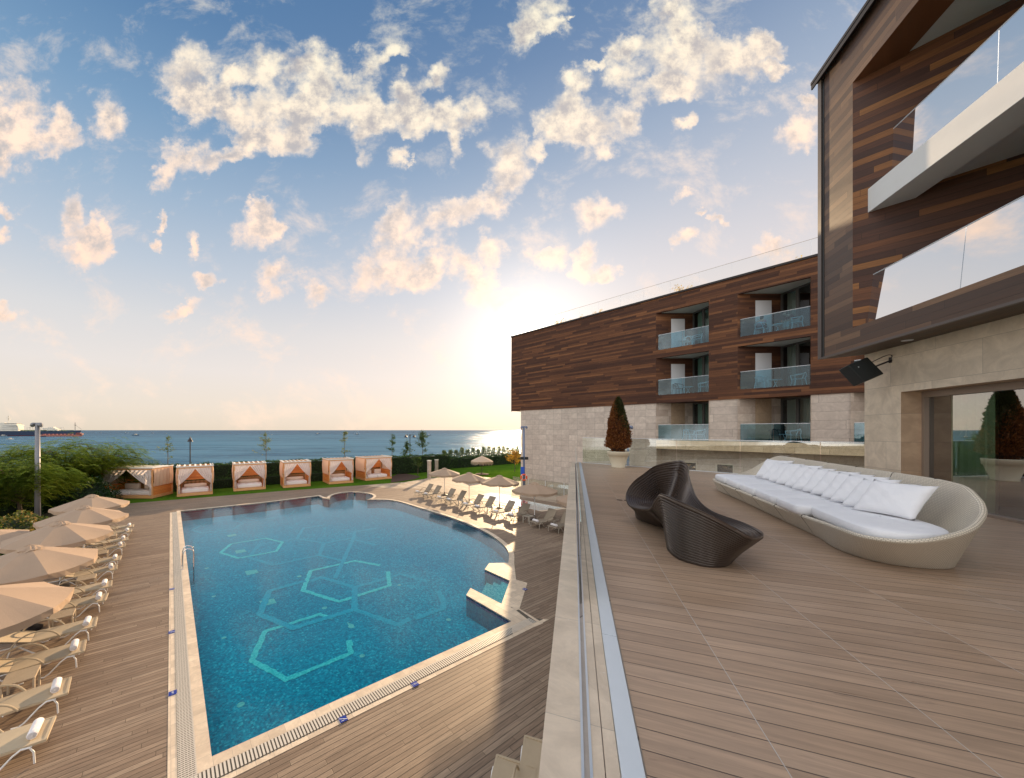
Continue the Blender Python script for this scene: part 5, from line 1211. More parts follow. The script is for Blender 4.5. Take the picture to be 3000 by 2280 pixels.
fp=flood_pole((1535-CX)/F*34.6,34.6,H+12/F*34.6,.10,M_bluepole,'blue grey floodlight pole at the stone corner, carrying small speakers')
xx=(1535-CX)/F*34.6
for s_ in (-1,1): m=MB(); m.box((xx+s_*.22,34.5,H-82/F*34.6),(.30,.25,.26)); m.build('speaker',M_black,fp,bevel=.02)
m=MB(); m.box((xx-.16,34.5,H-120/F*34.6),(.34,.08,.85)); m.build('sign_board',pmat('blue_sign',(.02,.09,.5,1),.4),fp)
flood_pole((1840-CX)/F*27.2,27.2,H+13/F*27.2,.09,M_bluepole,'blue grey floodlight pole standing behind the potted topiary')
lbm=MB(); cz=H-137/F*34.6; lbm.tube([(xx-.08+.27*math.cos(2*math.pi*k/28),34.35,cz+.27*math.sin(2*math.pi*k/28)) for k in range(28)],.075,10,closed=True)
lb=thing('lifebuoy','orange lifebuoy ring hanging on the blue grey corner pole','lifebuoy',(xx-.08,34.35,cz)); lbm.build('ring',pmat('orange_ring',(.75,.10,.03,1),.5),lb,smooth=True)
for k in range(4):
    an=.785+k*1.571; m=MB(); m.tube([(xx-.08+.27*math.cos(an+d_),34.35,cz+.27*math.sin(an+d_)) for d_ in (-.12,0,.12)],.079,10); m.build('band',M_slat,lb)
# glass fence by the far wing
gf_=thing('glass_fence','glass pool fence with thin posts in front of the far wing stone wall','fence',FB(2,-1.3,0)); 
for k in range(7):
    a=FB(1.3+k*1.9,-1.3,0); b=FB(1.3+k*1.9+1.86,-1.3,0); q=IB*.006; m=MB(); m.prism([((a-q).x,(a-q).y),((b-q).x,(b-q).y),((b+q).x,(b+q).y),((a+q).x,(a+q).y)],.08,1.2); m.build('pane',M_glassT,gf_)
    m=MB(); m.tube([(b.x,b.y,0),(b.x,b.y,1.22)],.02,6); m.build('post',M_alu,gf_)
# ================= TERRACE OBJECTS =================
# potted topiary
tp=Vector((7.56,14.44,T)); th=thing('potted_topiary','tall cone of browned foliage in a cream pot at the far end of the terrace','potted plant',tp)
M_pot=pmat('cream_pot',(.72,.64,.48,1),.55,var=.05)
m=MB(); m.lathe([(.20,0),(.245,0),(.25,.03),(.235,.05),(.355,.46),(.365,.47),(.385,.47),(.395,.60),(.405,.62),(.405,.65),(.37,.655),(.355,.60),(.02,.58)],40,tp,cap=False); m.build('pot',M_pot,th,smooth=True)
m=MB(); m.lathe([(.34,.59),(.02,.60)],20,tp,cap=False); m.build('soil',soil,th)
def cone_r(z): # z 0..1
    return .445*np.clip((z/.10),.55,1)*np.interp(z,[0,.12,.3,.55,.8,.93,1],[.86,1,.93,.74,.47,.27,.06])
n=15000; z=rng.beta(1.0,1.15,n); an=rng.uniform(0,6.283,n); rr=cone_r(z)*(rng.uniform(.70,1.0,n)+np.abs(rng.normal(0,.06,n)))*(1+.07*np.sin(an*3+z*9)+.05*np.sin(an*7-z*21))
cc=np.stack([tp.x+rr*np.cos(an),tp.y+rr*np.sin(an),T+.62+2.22*z],1); dirs=np.stack([np.cos(an)*.6,np.sin(an)*.6,np.ones(n)*.7],1)
green=(np.cos(an+.75)*.5+z*1.5+rng.normal(0,.18,n)>1.12)
M_tb=leafmat('browned_conifer',[(0,(.10,.028,.008,1)),(.5,(.20,.065,.016,1)),(1,(.36,.15,.045,1))],.25)
M_tg=leafmat('green_conifer',[(0,(.015,.022,.006,1)),(.6,(.04,.045,.012,1)),(1,(.10,.08,.025,1))],.25)
for nm,mk,mt in (('browned_foliage',~green,M_tb),('green_foliage',green,M_tg)):
    v,f=leaves(cc[mk],.042,.42,dirs=dirs[mk]); npmesh(nm,v,f,mt,th)
m=MB(); m.lathe([(float(cone_r(q))*.80,.62+2.22*q) for q in np.linspace(0,1,12)],16,tp); m.build('inner_branches',pmat('dead_twigs',(.035,.018,.010,1),.9),th)
# ---- ribbed sculptural seat ----
CP=[((3.20,5.30,.33),(3.61,5.43),(3.74,5.62)),((3.16,5.50,.30),(3.56,5.58),(3.78,5.74)),((3.15,5.72,.33),(3.52,5.80),(3.82,5.84)),((3.25,5.96,.45),(3.50,6.0),(3.86,5.92)),((3.42,6.10,.60),(3.55,6.18),(3.9,5.98)),
((3.68,6.24,.73),(3.68,6.32),(3.93,6.02)),((4.08,6.48,.87),(3.88,6.35),(3.96,6.02)),((4.50,6.46,.955),(4.06,6.2),(3.96,5.96)),((4.33,6.02,.91),(4.03,5.95),(3.92,5.82)),((4.06,5.64,.84),(3.93,5.65),(3.82,5.62)),
((3.84,5.28,.73),(3.80,5.32),(3.64,5.34)),((3.72,5.0,.57),(3.72,5.0),(3.50,5.06)),((3.70,4.70,.44),(3.66,4.7),(3.40,4.82)),((3.78,4.32,.38),(3.58,4.42),(3.32,4.66)),((3.66,3.94,.36),(3.44,4.12),(3.27,4.55)),((3.345,3.72,.38),(3.27,3.97),(3.2,4.5)),
((3.15,3.74,.49),(3.10,3.92),(3.17,4.48)),((2.93,3.82,.62),(2.97,3.98),(3.15,4.5)),((2.81,4.06,.70),(2.89,4.17),(3.16,4.6)),((2.82,4.36,.725),(2.96,4.44),(3.2,4.7)),((2.90,4.57,.68),(3.08,4.66),(3.28,4.85)),((3.02,4.85,.53),(3.27,4.92),(3.42,5.1)),((3.12,5.08,.41),(3.47,5.2),(3.58,5.38))]
NU=260
rim=catmull([c[0] for c in CP],NU); bas=catmull([c[1]+(0.,) for c in CP],NU); inn_=catmull([c[2]+(.27,) for c in CP],NU)
rows=[];tt=[]
KO,KI,SU=21,18,6
for j in range(KO*SU+1): t_=j/(KO*SU); P=bas*(1-t_)+rim*t_; bow=.05*math.sin(math.pi*t_)*(1-t_); P=P+(P-P.mean(0))*np.array([1,1,0])*(-bow*.6); rows.append((P,j/SU))
for j in range(1,KI*SU+1):
    t_=j/(KI*SU); e=1-(1-t_)**1.0; P=rim*(1-e)+inn_*e; P=P.copy(); drop=(rim[:,2]-inn_[:,2])*(t_**.62-t_); P[:,2]-=drop*.75
    if t_<.05: pass
    rows.append((P,KO+j/SU))
S=np.array([r_[0] for r_ in rows]); ph=np.array([r_[1] for r_ in rows])
du=np.roll(S,-1,1)-np.roll(S,1,1); dv=np.gradient(S,axis=0); nr=np.cross(du,dv); nr/=np.linalg.norm(nr,axis=2)[:,:,None]+1e-9
amp=.026*np.ones(len(ph)); amp=np.where(ph>KO,.024*np.clip((KO+KI-ph)/6,.1,1),amp)
rid=np.abs(np.sin(np.pi*ph))**.55-.5
S2=S+nr*(rid*amp)[:,None,None]
S2[:,:,2]+=T; S2[0,:,2]=T+.002
sm=MB(); sm.grid([[Vector(tuple(p)) for p in r_] for r_ in S2],cv=True)
c=inn_.mean(0)
M_rib=pmat('dark_ribbed_polymer',(.055,.036,.026,1),.30,spec=.6,coat=.15)
o=sm.build('sculptural_seat',M_rib,smooth=True,origin=(3.4,5.0,T)); tag(o,'dark brown twisted seat with horizontal ribs, two lobes, standing in front of the white sofa','seat')
# ---- long wicker sofa ----
M_wick=bpy.data.materials.new('woven_wicker'); M_wick.use_nodes=True; t=NT(M_wick.node_tree)
uvn=t.n('ShaderNodeAttribute',attribute_name='weave').outputs['Vector']; sp=t.n('ShaderNodeSeparateXYZ',{0:uvn}).outputs
rw=t.m('FLOOR',t.m('MULTIPLY',sp[1],58)); ax=t.m('ADD',t.m('MULTIPLY',sp[0],32),t.m('MULTIPLY',rw,.5))
s1=t.m('ABSOLUTE',t.m('SINE',t.m('MULTIPLY',ax,math.pi))); s2=t.m('ABSOLUTE',t.m('SINE',t.m('MULTIPLY',sp[1],58*math.pi)))
hh=t.m('MULTIPLY',t.m('POWER',s1,.6),t.m('POWER',s2,.6))
cc_=t.mix(t.sm(hh,.1,.75),(.36,.31,.24,1),(.78,.71,.59,1)); cc_=t.mix(t.noise(t.n('ShaderNodeNewGeometry').outputs[0],60,3,.6),cc_,t.mix(1,cc_,(.85,.84,.82,1),'MULTIPLY'))
bp=t.n('ShaderNodeBump',{'Strength':.8,'Distance':.004,'Height':hh}); p=t.n('ShaderNodeBsdfPrincipled',{'Base Color':cc_,'Roughness':.5,'Normal':bp}); t.n('ShaderNodeOutputMaterial',{'Surface':p})
RM=[(4.84,4.25,.32),(4.72,3.90,.33),(4.83,3.64,.36),(5.08,3.55,.42),(5.42,3.58,.50),(5.70,3.68,.60),(5.86,3.78,.69),(5.97,3.90,.77),(6.15,4.10,.835),(6.42,4.45,.85),(6.72,4.96,.85),(7.14,5.82,.85),(7.57,6.69,.85),(8.0,7.55,.85),(8.41,8.42,.85),(8.68,8.98,.82),(8.58,9.22,.66),(8.22,9.26,.44),(7.65,9.20,.30),(7.2,9.10,.27),(6.98,8.84,.262),(6.68,8.28,.262),(6.34,7.48,.262),(5.98,6.68,.262),(5.61,5.85,.262),(5.31,5.12,.265),(5.05,4.62,.295)]
BS=[(5.12,4.50),(5.06,4.22),(5.12,4.02),(5.30,3.90),(5.52,3.87),(5.68,3.90),(5.80,3.97),(5.90,4.10),(6.0,4.30),(6.15,4.62),(6.38,5.05),(6.78,5.9),(7.18,6.75),(7.58,7.6),(7.95,8.35),(8.12,8.75),(8.05,8.98),(7.80,9.08),(7.50,9.08),(7.25,9.02),(7.10,8.80),(6.84,8.18),(6.50,7.38),(6.14,6.58),(5.78,5.80),(5.44,5.05),(5.26,4.76)]
SE=[(4.93,4.27),(4.83,3.95),(4.93,3.76),(5.13,3.70),(5.36,3.75),(5.52,3.84),(5.63,3.95),(5.74,4.10),(5.86,4.32),(6.05,4.68),(6.30,5.15),(6.70,6.0),(7.10,6.85),(7.50,7.7),(7.84,8.42),(7.98,8.75),(7.92,8.92),(7.72,9.0),(7.48,9.0),(7.22,8.92),(7.02,8.72),(6.76,8.18),(6.42,7.38),(6.06,6.58),(5.69,5.78),(5.38,5.08),(5.13,4.62)]
NS=420
rm_=catmull(RM,NS); bs_=catmull([b+(0.,) for b in BS],NS); se_=catmull([b+(.27,) for b in SE],NS)
rows=[]
for t_ in np.linspace(0,1,14): P=bs_*(1-t_)+rm_*t_; rows.append(P)
# rolled lip
out=(rm_-bs_); out[:,2]=0; out/=np.linalg.norm(out,axis=1)[:,None]+1e-9; inw=(se_-rm_); inw[:,2]=0; inw/=np.linalg.norm(inw,axis=1)[:,None]+1e-9
for a_ in (.5,1.0,1.5,2.1,2.7): rows.append(rm_+inw*(.028*(1-math.cos(a_)))[None] if False else rm_+inw*.028*(1-math.cos(a_))+np.array([0,0,1])*.028*math.sin(a_))
st=rows[-1]
for t_ in np.linspace(.08,1,14): P=st*(1-t_)+se_*t_; P=P.copy(); P[:,2]-=(st[:,2]-.27)*.30*(math.sin(math.pi*t_)); rows.append(P)
S=np.array(rows); arc=np.concatenate([[0],np.cumsum(np.linalg.norm(np.diff(rm_,axis=0),axis=1))]); vl=np.zeros(len(rows)); 
for j in range(1,len(rows)): vl[j]=vl[j-1]+np.linalg.norm(rows[j]-rows[j-1],axis=1).max()*.85
sf=thing('sofa','long cream woven wicker sofa with flared back in front of the glass door','sofa',(6.2,6.0,T))
S[:,:,2]+=T; S[0,:,2]=T+.004
# split the shell at the module seams: five joints across the sofa
axd=Vector((.43,.903,0)).normalized(); f0=Vector((5.45,5.09,0)); cuts=[0.,.79,1.66,2.49,3.36]
me_=MB(); me_.grid([[Vector(tuple(p)) for p in r_] for r_ in S],cv=True)
def seam_near(p): s_=(Vector((p[0],p[1],0))-f0).dot(axd); return s_
mods=[]
edges=[-9]+cuts+[9]
NR=len(S)
colS=[seam_near(S[0][i]*.5+S[13][i]*.5) for i in range(NS)]
def shell(k):
    m=MB(); uvs=[]
    for i in range(NS):
        i2=(i+1)%NS; sm_=(colS[i]+colS[i2])/2
        if not(edges[k]<=sm_<edges[k+1]): continue
        o_=len(m.v)
        # pull the columns next to a seam in a little so the joint shows
        for q,ii in enumerate((i,i2)):
            for j in range(NR):
                p=S[j][ii].copy(); s_=colS[ii]
                for cc2 in cuts:
                    if abs(s_-cc2)<.02: 
                        p[:2]+= (se_[ii][:2]-p[:2])*.02; p[2]-=.004
                m.v.append(tuple(p)); uvs.append((arc[ii],vl[j],0))
        for j in range(NR-1): m.f.append((o_+j,o_+NR+j,o_+NR+j+1,o_+j+1)); m.mi.append(0)
    o=m.build('wicker_shell',M_wick,sf,smooth=True)
    at=o.data.attributes.new('weave','FLOAT_VECTOR','POINT'); at.data.foreach_set('vector',np.array(uvs,dtype=np.float32).ravel())
    bm=bmesh.new(); bm.from_mesh(o.data); bmesh.ops.remove_doubles(bm,verts=bm.verts,dist=1e-5); bm.to_mesh(o.data); bm.free()
for k in range(6): shell(k)
M_seam=pmat('seam_shadow_gap',(.05,.04,.03,1),.9)
for cc2 in cuts:
    m=MB()
    idx=sorted(range(NS),key=lambda i:abs(colS[i]-cc2)); i0=idx[0]; i1=next(i for i in idx if min(abs(i-i0),NS-abs(i-i0))>40)
    for ii in (i0,i1): 
        P=[Vector(tuple(S[j][ii])) for j in range(0,NR)]; c_=Vector(tuple(S[:,ii].mean(0)))
        nrm=[]
        for j in range(NR):
            tvec=Vector(tuple(S[j][(ii+2)%NS]-S[j][ii-2])); uvec=Vector(tuple(S[min(j+1,NR-1)][ii]-S[max(j-1,0)][ii])); nn=tvec.cross(uvec); nn.normalize(); nrm.append(nn)
        m.tube([P[j]-nrm[j]*.001 for j in range(NR)],.005,6)
    m.build('module_joint',M_seam,sf)
m=MB(); m.poly([Vector((p[0],p[1],T+.268)) for p in se_[::4]]); m.build('seat_base',pmat('seat_deck',(.25,.22,.18,1),.9),sf)
# cushions
bk0=Vector((6.27,5.09,0)); bkd=(Vector((7.86,8.47,0))-bk0); 
nrl=Vector((-axd.y,axd.x,0))
def frontp(s_): return f0+axd*s_+nrl*.185
def backp(s_):
    # intersection of the cross line at s_ with the back seat line
    p=f0+axd*s_; d=-nrl; e=bkd.normalized(); w_=bk0-p; tq_=(w_.x*e.y-w_.y*e.x)/(d.x*e.y-d.y*e.x); return p+d*(tq_-.02)
cl=['at the near rounded end of the wicker sofa','second from the near end of the wicker sofa','third from the near end of the wicker sofa','fourth from the near end of the wicker sofa','second from the far end of the wicker sofa','at the far end of the wicker sofa']
def pad(poly,z0,z1,name,mat,label,cat,group):
    P=catmull([(p.x,p.y,0) for p in poly],72) if len(poly)>6 else None
    pts=[Vector(tuple(q)) for q in P] if P is not None else poly
    if P is None:
        pts=[]
        for i in range(len(poly)):
            a_,b_=poly[i],poly[(i+1)%len(poly)]
            for k in range(12): pts.append(a_+(b_-a_)*(k/12))
        # round corners
        for _ in range(2): pts=[(pts[i-1]+pts[i]*2+pts[(i+1)%len(pts)])/4 for i in range(len(pts))]
    c_=sum(pts,Vector())/len(pts); r_=[]
    hz=z1-z0
    for f_,z in ((.90,0),(.965,.05),(.99,.28),(1.0,.5),(.992,.72),(.975,.86),(.972,.88),(.965,.90),(.955,.91),(.93,.97),(.86,1.02),(.7,1.08),(.45,1.12),(.2,1.13),(.02,1.13)):
        sh=min(.05,.05)
        ring=[]
        for p in pts:
            d_=(c_-p); L=d_.length; k=(1-f_)*min(L,.62) if f_>.8 else (1-f_)*L
            ring.append(Vector((p.x+d_.x/L*k,p.y+d_.y/L*k,z0+hz*z)))
        r_.append(ring)
    m=MB(); m.grid(r_,cv=True); o=m.build(name,mat,smooth=True,origin=(c_.x,c_.y,z0)); return tag(o,label,cat,group)
near=[Vector((x,y,0)) for x,y in ((5.37,5.06),(5.14,4.66),(4.93,4.28),(4.82,3.96),(4.92,3.76),(5.14,3.685),(5.38,3.73),(5.55,3.83),(5.68,3.98),(5.86,4.30),(6.05,4.66),(6.24,5.06),(5.95,5.10),(5.65,5.10))]
pad(near,T+.29,T+.435,'seat_cushion',M_fabric,'white seat cushion '+cl[0],'seat cushion','white seat cushions on the wicker sofa')
ct=cuts+[4.22]
for k in range(5):
    a_,b_=ct[k]+.012,ct[k+1]-.012
    pad([frontp(a_),frontp(b_),backp(b_),backp(a_)],T+.272,T+.42,'seat_cushion',M_fabric,'white seat cushion '+cl[k+1],'seat cushion','white seat cushions on the wicker sofa')
# pillows
def pillow(c,h,up,w_,hg,th_,label,seed):
    rg_=np.random.default_rng(seed); h=Vector(h).normalized(); up=Vector(up); up=(up-h*up.dot(h)).normalized(); n_=h.cross(up); m=MB(); N=18
    for s_ in (-1,1):
        P=[]
        for i in range(N+1):
            row=[]
            for j in range(N+1):
                x,y=-1+2*i/N,-1+2*j/N; e=max(0,(1-abs(x)**2.6))*max(0,(1-abs(y)**2.6)); z=th_*.5*e**.45
                wr=.010*math.sin(x*5+seed)*math.sin(y*4+seed*2)*e+.007*math.sin((x+y)*11+seed)*e
                k=1-.075*(1-abs(y)**2)*abs(x)**3; k2=1-.075*(1-abs(x)**2)*abs(y)**3
                sag=-.02*(1-x*x)*(y>0)*y
                row.append(Vector(c)+h*(x*w_/2*k)+up*(y*hg/2*k2+sag)+n_*(s_*(z+wr)))
            P.append(row if s_>0 else row)
        m.grid(P)
    o=m.build('pillow',M_fabric,smooth=True,origin=c)
    bm=bmesh.new(); bm.from_mesh(o.data); bmesh.ops.remove_doubles(bm,verts=bm.verts,dist=.0008); bmesh.ops.recalc_face_normals(bm,faces=bm.faces); bm.to_mesh(o.data); bm.free()
    return tag(o,label,'pillow','white pillows leaning on the sofa back')
BLp=[(5.53,4.70),(5.70,4.98),(5.90,5.30),(6.04,5.56),(6.22,5.88),(6.33,6.12),(6.42,6.38),(6.60,6.70),(6.75,7.02),(6.92,7.36),(7.10,7.70),(7.26,8.02)]
pl=['large white pillow nearest the camera, shown full face','second white pillow from the near end, just behind the full-face pillow','third white pillow from the near end of the row','fourth white pillow from the near end of the row','fifth white pillow from the near end of the row','sixth white pillow from the near end, mid sofa','seventh white pillow from the near end, mid sofa','fifth white pillow from the far end of the row','fourth white pillow from the far end of the row','third white pillow from the far end of the row','second white pillow from the far end of the row','white pillow at the far end of the leaning row']
for i,(x,y) in enumerate(BLp):
    hdir=Vector((.03+.02*math.sin(i*3),-1,0)).normalized(); up=Vector((.50+.05*math.sin(i*2.1),.10,.60+.05*math.cos(i*1.7))).normalized(); w_=.60+.02*math.sin(i*5); hg=.50
    c_=Vector((x,y,T+.445))+hdir*w_/2+up*hg/2+Vector((.02,0,.015)); pillow(c_,hdir,up,w_,hg,.17,pl[i],i+1)
# ---- loudspeaker ----
sc_=V(2537,1082,7.75); th=thing('loudspeaker','black loudspeaker tilted down on a bracket at the stone wall corner','loudspeaker',sc_)
nf=Vector((-.028,-.194,.068)).normalized(); af=Vector((.427,0,.177)); af=(af-nf*af.dot(nf)).normalized(); bf=nf.cross(af)
Ms=Matrix((af,bf,nf)).transposed().to_4x4()
m=MB(); m.box(sc_-nf*.12,(.45,.45,.24),M=Ms); m.build('cabinet',M_black,th,bevel=.012)
m=MB(); m.box(sc_+nf*.004,(.42,.42,.012),M=Ms); m.build('grille',pmat('speaker_grille',(.008,.012,.012,1),.7,bump=1,bs=300),th)
m=MB(); m.box(sc_+nf*.011-af*.10+bf*.10,(.02,.02,.004),M=Ms); m.build('badge',M_alu,th)
wl=Vector((9.98,7.75,T+3.02)); m=MB(); m.tube([wl,sc_-nf*.22],.018,6); m.box(wl,(.03,.1,.12),rz=.38); m.build('bracket',M_dark,th)
c=catmull([tuple(wl+Vector((0,0,.04))),tuple(wl+Vector((-.12,0,.10))),tuple(sc_-nf*.24+Vector((.02,0,.10)))],8,closed=False); m=MB(); m.tube([tuple(q) for q in c],.008,5); m.build('cable',M_black,th)
# ---- balcony furniture ----
M_wm=pmat('white_metal_chair',(.78,.78,.76,1),.4)
def armchair(name,label,loc,rz,mat,group):
    th=thing(name,label,'chair',loc,rz,group)
    m=MB(); m.box((0,0,.43),(.46,.44,.03)); m.build('seat',mat,th,local=True,bevel=.01)
    m=MB(); c=catmull([(.27,-.24,.66),(.05,-.30,.68),(-.20,-.24,.72),(-.27,0,.76),(-.20,.24,.72),(.05,.30,.68),(.27,.24,.66)],24,closed=False); m.tube([tuple(p) for p in c],.022,6); m.build('arm_hoop',mat,th,local=True)
    m=MB(); c=catmull([(-.22,-.18,.45),(-.27,-.17,.62),(-.29,0,.80),(-.27,.17,.62),(-.22,.18,.45)],14,closed=False); m.tube([tuple(p) for p in c],.02,6); m.build('backrest',mat,th,local=True)
    for sx_,sy in ((1,-1),(1,1),(-1,-1),(-1,1)): m=MB(); m.tube([(sx_*.21,sy*.20,.43),(sx_*.27,sy*.25,0)],.019,6); m.build('leg',mat,th,local=True)
    for sy in (-1,1): m=MB(); m.tube([(.23,sy*.22,.36),(.27,sy*.25,.66)],.018,6); m.build('arm_post',mat,th,local=True)
    return th
def rtable(label,loc,mat,group,rz=0):
    th=thing('cafe_table',label,'table',loc,rz,group); m=MB(); m.lathe([(.01,.46),(.30,.46),(.30,.485),(.01,.487)],20); m.build('table_top',mat,th,local=True)
    for s_ in (-1,1): m=MB(); m.tube([(-.22*s_,0,.46),(.22*s_,.0,0)],.016,6); m.tube([(.22*s_,-.18,.004),(.22*s_,.18,.004)],.014,6); m.build('leg',mat,th,local=True)
    return th
GCh='tubular armchairs on the far wing balconies'; GTt='little round tables on the far wing balconies'
def bp_(x,n,z): return FB(sx(x,n),n,z)
ac=armchair('armchair','white armchair on the top left balcony of the far wing',bp_(2042,.62,11.70),2.6,M_wm,GCh)
sp_=[(2020,.95,11.70,.6,'white armchair behind the little table on the top left balcony'),(2062,.6,8.38,2.7,'white armchair at the right of the middle left balcony'),(2230,.65,8.38,.5,'white armchair at the left of the middle right balcony'),(2340,.6,8.38,2.7,'white armchair at the right of the middle right balcony'),(2016,.6,5.08,.5,'white armchair at the left of the lowest left balcony'),(2050,.6,5.08,2.7,'white armchair at the right of the lowest left balcony'),(2325,.6,5.08,2.8,'white armchair at the right of the lowest right balcony'),
 (2229,.65,11.70,.45,'white armchair under the seated woman on the top right balcony'),(2330,.6,11.70,2.75,'white armchair under the man on the top right balcony')]
for x,n,z,rz_,l in sp_: dup(ac,bp_(x,n,z),rz_,l)
dkc=pmat('charcoal_chair',(.05,.05,.05,1),.5)
a2=armchair('armchair','dark grey armchair on the middle left balcony by the white leaf',bp_(1985,.6,8.38),.5,dkc,GCh)
m=MB()
for k in range(8): m.box((-.245,-.15+k*.043,.62),(.012,.018,.30))
m.build('back_slats',dkc,a2,local=True)
dup(a2,bp_(2272,.6,5.08),.6,'black armchair in the middle of the lowest right balcony')
rt=rtable('low round white table on the top left balcony',bp_(2003,.55,11.70),M_wm,GTt)
for x,z,l in ((2016,8.38,'low round white table on the middle left balcony'),(2272,8.38,'low round white table on the middle right balcony'),(2279,11.70,'low round white table between the two people'),(2300,5.08,'low round white table on the lowest right balcony')): dup(rt,bp_(x,.5,z),.4,l)
th=thing('drying_rack','thin dark folding stand on the middle right balcony by the curtain','stand',bp_(2310,1.0,8.38)); q=bp_(2310,1.0,8.38)
for a_,b_ in (((-.25,0,0),(.1,0,1.15)),((.25,0,0),(-.1,0,1.15)),((0,-.25,0),(0,.05,1.2)),((-.2,0,.8),(.2,.0,.8)),((-.15,0,.95),(.15,0,.95))): m=MB(); m.tube([q+Vector(a_),q+Vector(b_)],.014,5); m.build('rod',dkc,th)
# ---- people ----
def skin_mesh(name,verts,edges,radii,mat,parent,sub=2,root=0):
    me=bpy.data.meshes.new(name); me.from_pydata(verts,edges,[]); o=bpy.data.objects.new(name,me); col.objects.link(o)
    sk=o.modifiers.new('s','SKIN'); me.skin_vertices[0].data[root].use_root=True
    for i,r_ in enumerate(radii): me.skin_vertices[0].data[i].radius=(r_,r_) if not hasattr(r_,'__len__') else r_
    ss=o.modifiers.new('u','SUBSURF'); ss.levels=sub; ss.render_levels=sub
    bpy.context.view_layer.update(); nm=bpy.data.meshes.new_from_object(o.evaluated_get(bpy.context.evaluated_depsgraph_get()))
    o.modifiers.clear(); o.data=nm; bpy.data.meshes.remove(me); nm.name=name; nm.materials.clear(); nm.materials.append(mat)
    nm.polygons.foreach_set('use_smooth',[True]*len(nm.polygons)); o.parent=parent; return o
def seated(label,loc,rz,lean,top,leg,hair,longhair):
    th=thing('person',label,'person',loc,rz); skin=pmat('skin',(.50,.28,.19,1),.55)
    L=lean; hx=L*.9
    sh=(-.10+L*.62,0,.98-L*.2); nk=(-.09+L*.75,0,1.07-L*.28); hd_=(-.06+L*.95,0,1.22-L*.42)
    vs=[(-.12,0,.50),(-.13+L*.25,0,.72-L*.03),sh,nk,hd_,(hd_[0]+.01,0,hd_[2]+.09)]; ed=[(0,1),(1,2),(2,3),(3,4),(4,5)]; ra=[(.16,.13),(.15,.11),(.17,.10),.055,.095,.07]
    for s_ in (-1,1):
        i=len(vs); vs+=[(sh[0],s_*.18,sh[2]-.03),(sh[0]+.05,s_*.22,sh[2]-.30),(sh[0]+.28,s_*.12,sh[2]-.34),(sh[0]+.36,s_*.08,sh[2]-.31)]; ed+=[(2,i),(i,i+1),(i+1,i+2),(i+2,i+3)]; ra+=[.06,.045,.034,.028]
        for q in range(4):
            j=len(vs); b=Vector(vs[i+3]); vs.append(tuple(b+Vector((.07+.008*q,(q-1.5)*.016,-.01)))); ed.append((i+3,j)); ra.append(.009)
        i=len(vs); vs+=[(-.06,s_*.10,.52),(.36,s_*.12,.54),(.40,s_*.12,.10),(.50,s_*.12,.05)]; ed+=[(0,i),(i,i+1),(i+1,i+2),(i+2,i+3)]; ra+=[.10,.07,.048,.04]
    skin_mesh('body',vs,ed,ra,skin,th)
    # clothing shells
    tv=[(-.12,0,.52),(-.13+L*.25,0,.72-L*.03),sh]; te=[(0,1),(1,2)]; tr_=[(.185,.150),(.175,.13),(.19,.12)]
    for s_ in (-1,1): i=len(tv); tv+=[(sh[0],s_*.18,sh[2]-.03),(sh[0]+.03,s_*.21,sh[2]-.20)]; te+=[(2,i),(i,i+1)]; tr_+=[.075,.06]
    skin_mesh('top',tv,te,tr_,top,th)
    lv=[(-.12,0,.50)]; le=[]; lr=[(.175,.14)]
    for s_ in (-1,1): i=len(lv); lv+=[(-.04,s_*.10,.52),(.36,s_*.12,.54),(.40,s_*.12,.16)]; le+=[(0,i),(i,i+1),(i+1,i+2)]; lr+=[.11,.083,.065]
    skin_mesh('trousers',lv,le,lr,leg,th)
    hv=[(hd_[0]-.03,0,hd_[2]+.10),(hd_[0]-.07,0,hd_[2]+.03),(hd_[0]-.09,0,hd_[2]-.10)]; hr_=[.10,.10,.07]
    if longhair: hv.append((hd_[0]-.08,0,hd_[2]-.24)); hr_.append(.06)
    skin_mesh('hair',hv,[(i,i+1) for i in range(len(hv)-1)],hr_,hair,th)
    m=MB(); m.tube([(hd_[0]+.085,0,hd_[2]+.02),(hd_[0]+.115,0,hd_[2]-.01)],[.012,.016],6); 
    o=m.build('nose',skin,th,local=True); return th
dkh=pmat('dark_hair',(.015,.01,.008,1),.5)
seated('dark haired person in pink top looking at a phone, top right balcony',bp_(2229,.65,11.70),.35,.22,pmat('pink_top',(.62,.34,.36,1),.9),pmat('navy_trousers',(.02,.03,.07,1),.9),dkh,True)
seated('person in dark red top and pale trousers bending forward, top right balcony',bp_(2326,.6,11.70),2.9,.55,pmat('maroon_top',(.14,.03,.035,1),.9),pmat('stone_trousers',(.45,.42,.38,1),.9),dkh,False)
ph_=MB(); ph_.box((0,0,0),(.012,.075,.15)); q=bp_(2229,.65,11.70)+Vector((.47*math.cos(.35),.47*math.sin(.35),.76)); o=ph_.build('mobile_phone',M_black,local=True,bevel=.003); o.location=q; o.rotation_euler=(0,.5,.35); tag(o,'small dark phone held by the person in the pink top','phone')
# bird
bq=V(1530,948,45); m=MB(); m.lathe([(.0,-.22),(.05,-.12),(.07,0),(.05,.12),(.015,.2)],8); m.v=[(x,z_,y) for x,y,z_ in m.v]
th=thing('bird','small dark bird flying in front of the glow near the far wing corner','bird',bq); m.build('body',M_dark,th,local=True,smooth=True)
for s_ in (-1,1): m=MB(); m.add([(0,-.06,.02),(0,.08,.02),(s_*.22,.05,.14),(s_*.22,-.05,.14),(s_*.42,-.02,.10)],[(0,1,2,3),(3,2,4)]); m.build('wing',M_dark,th,local=True)
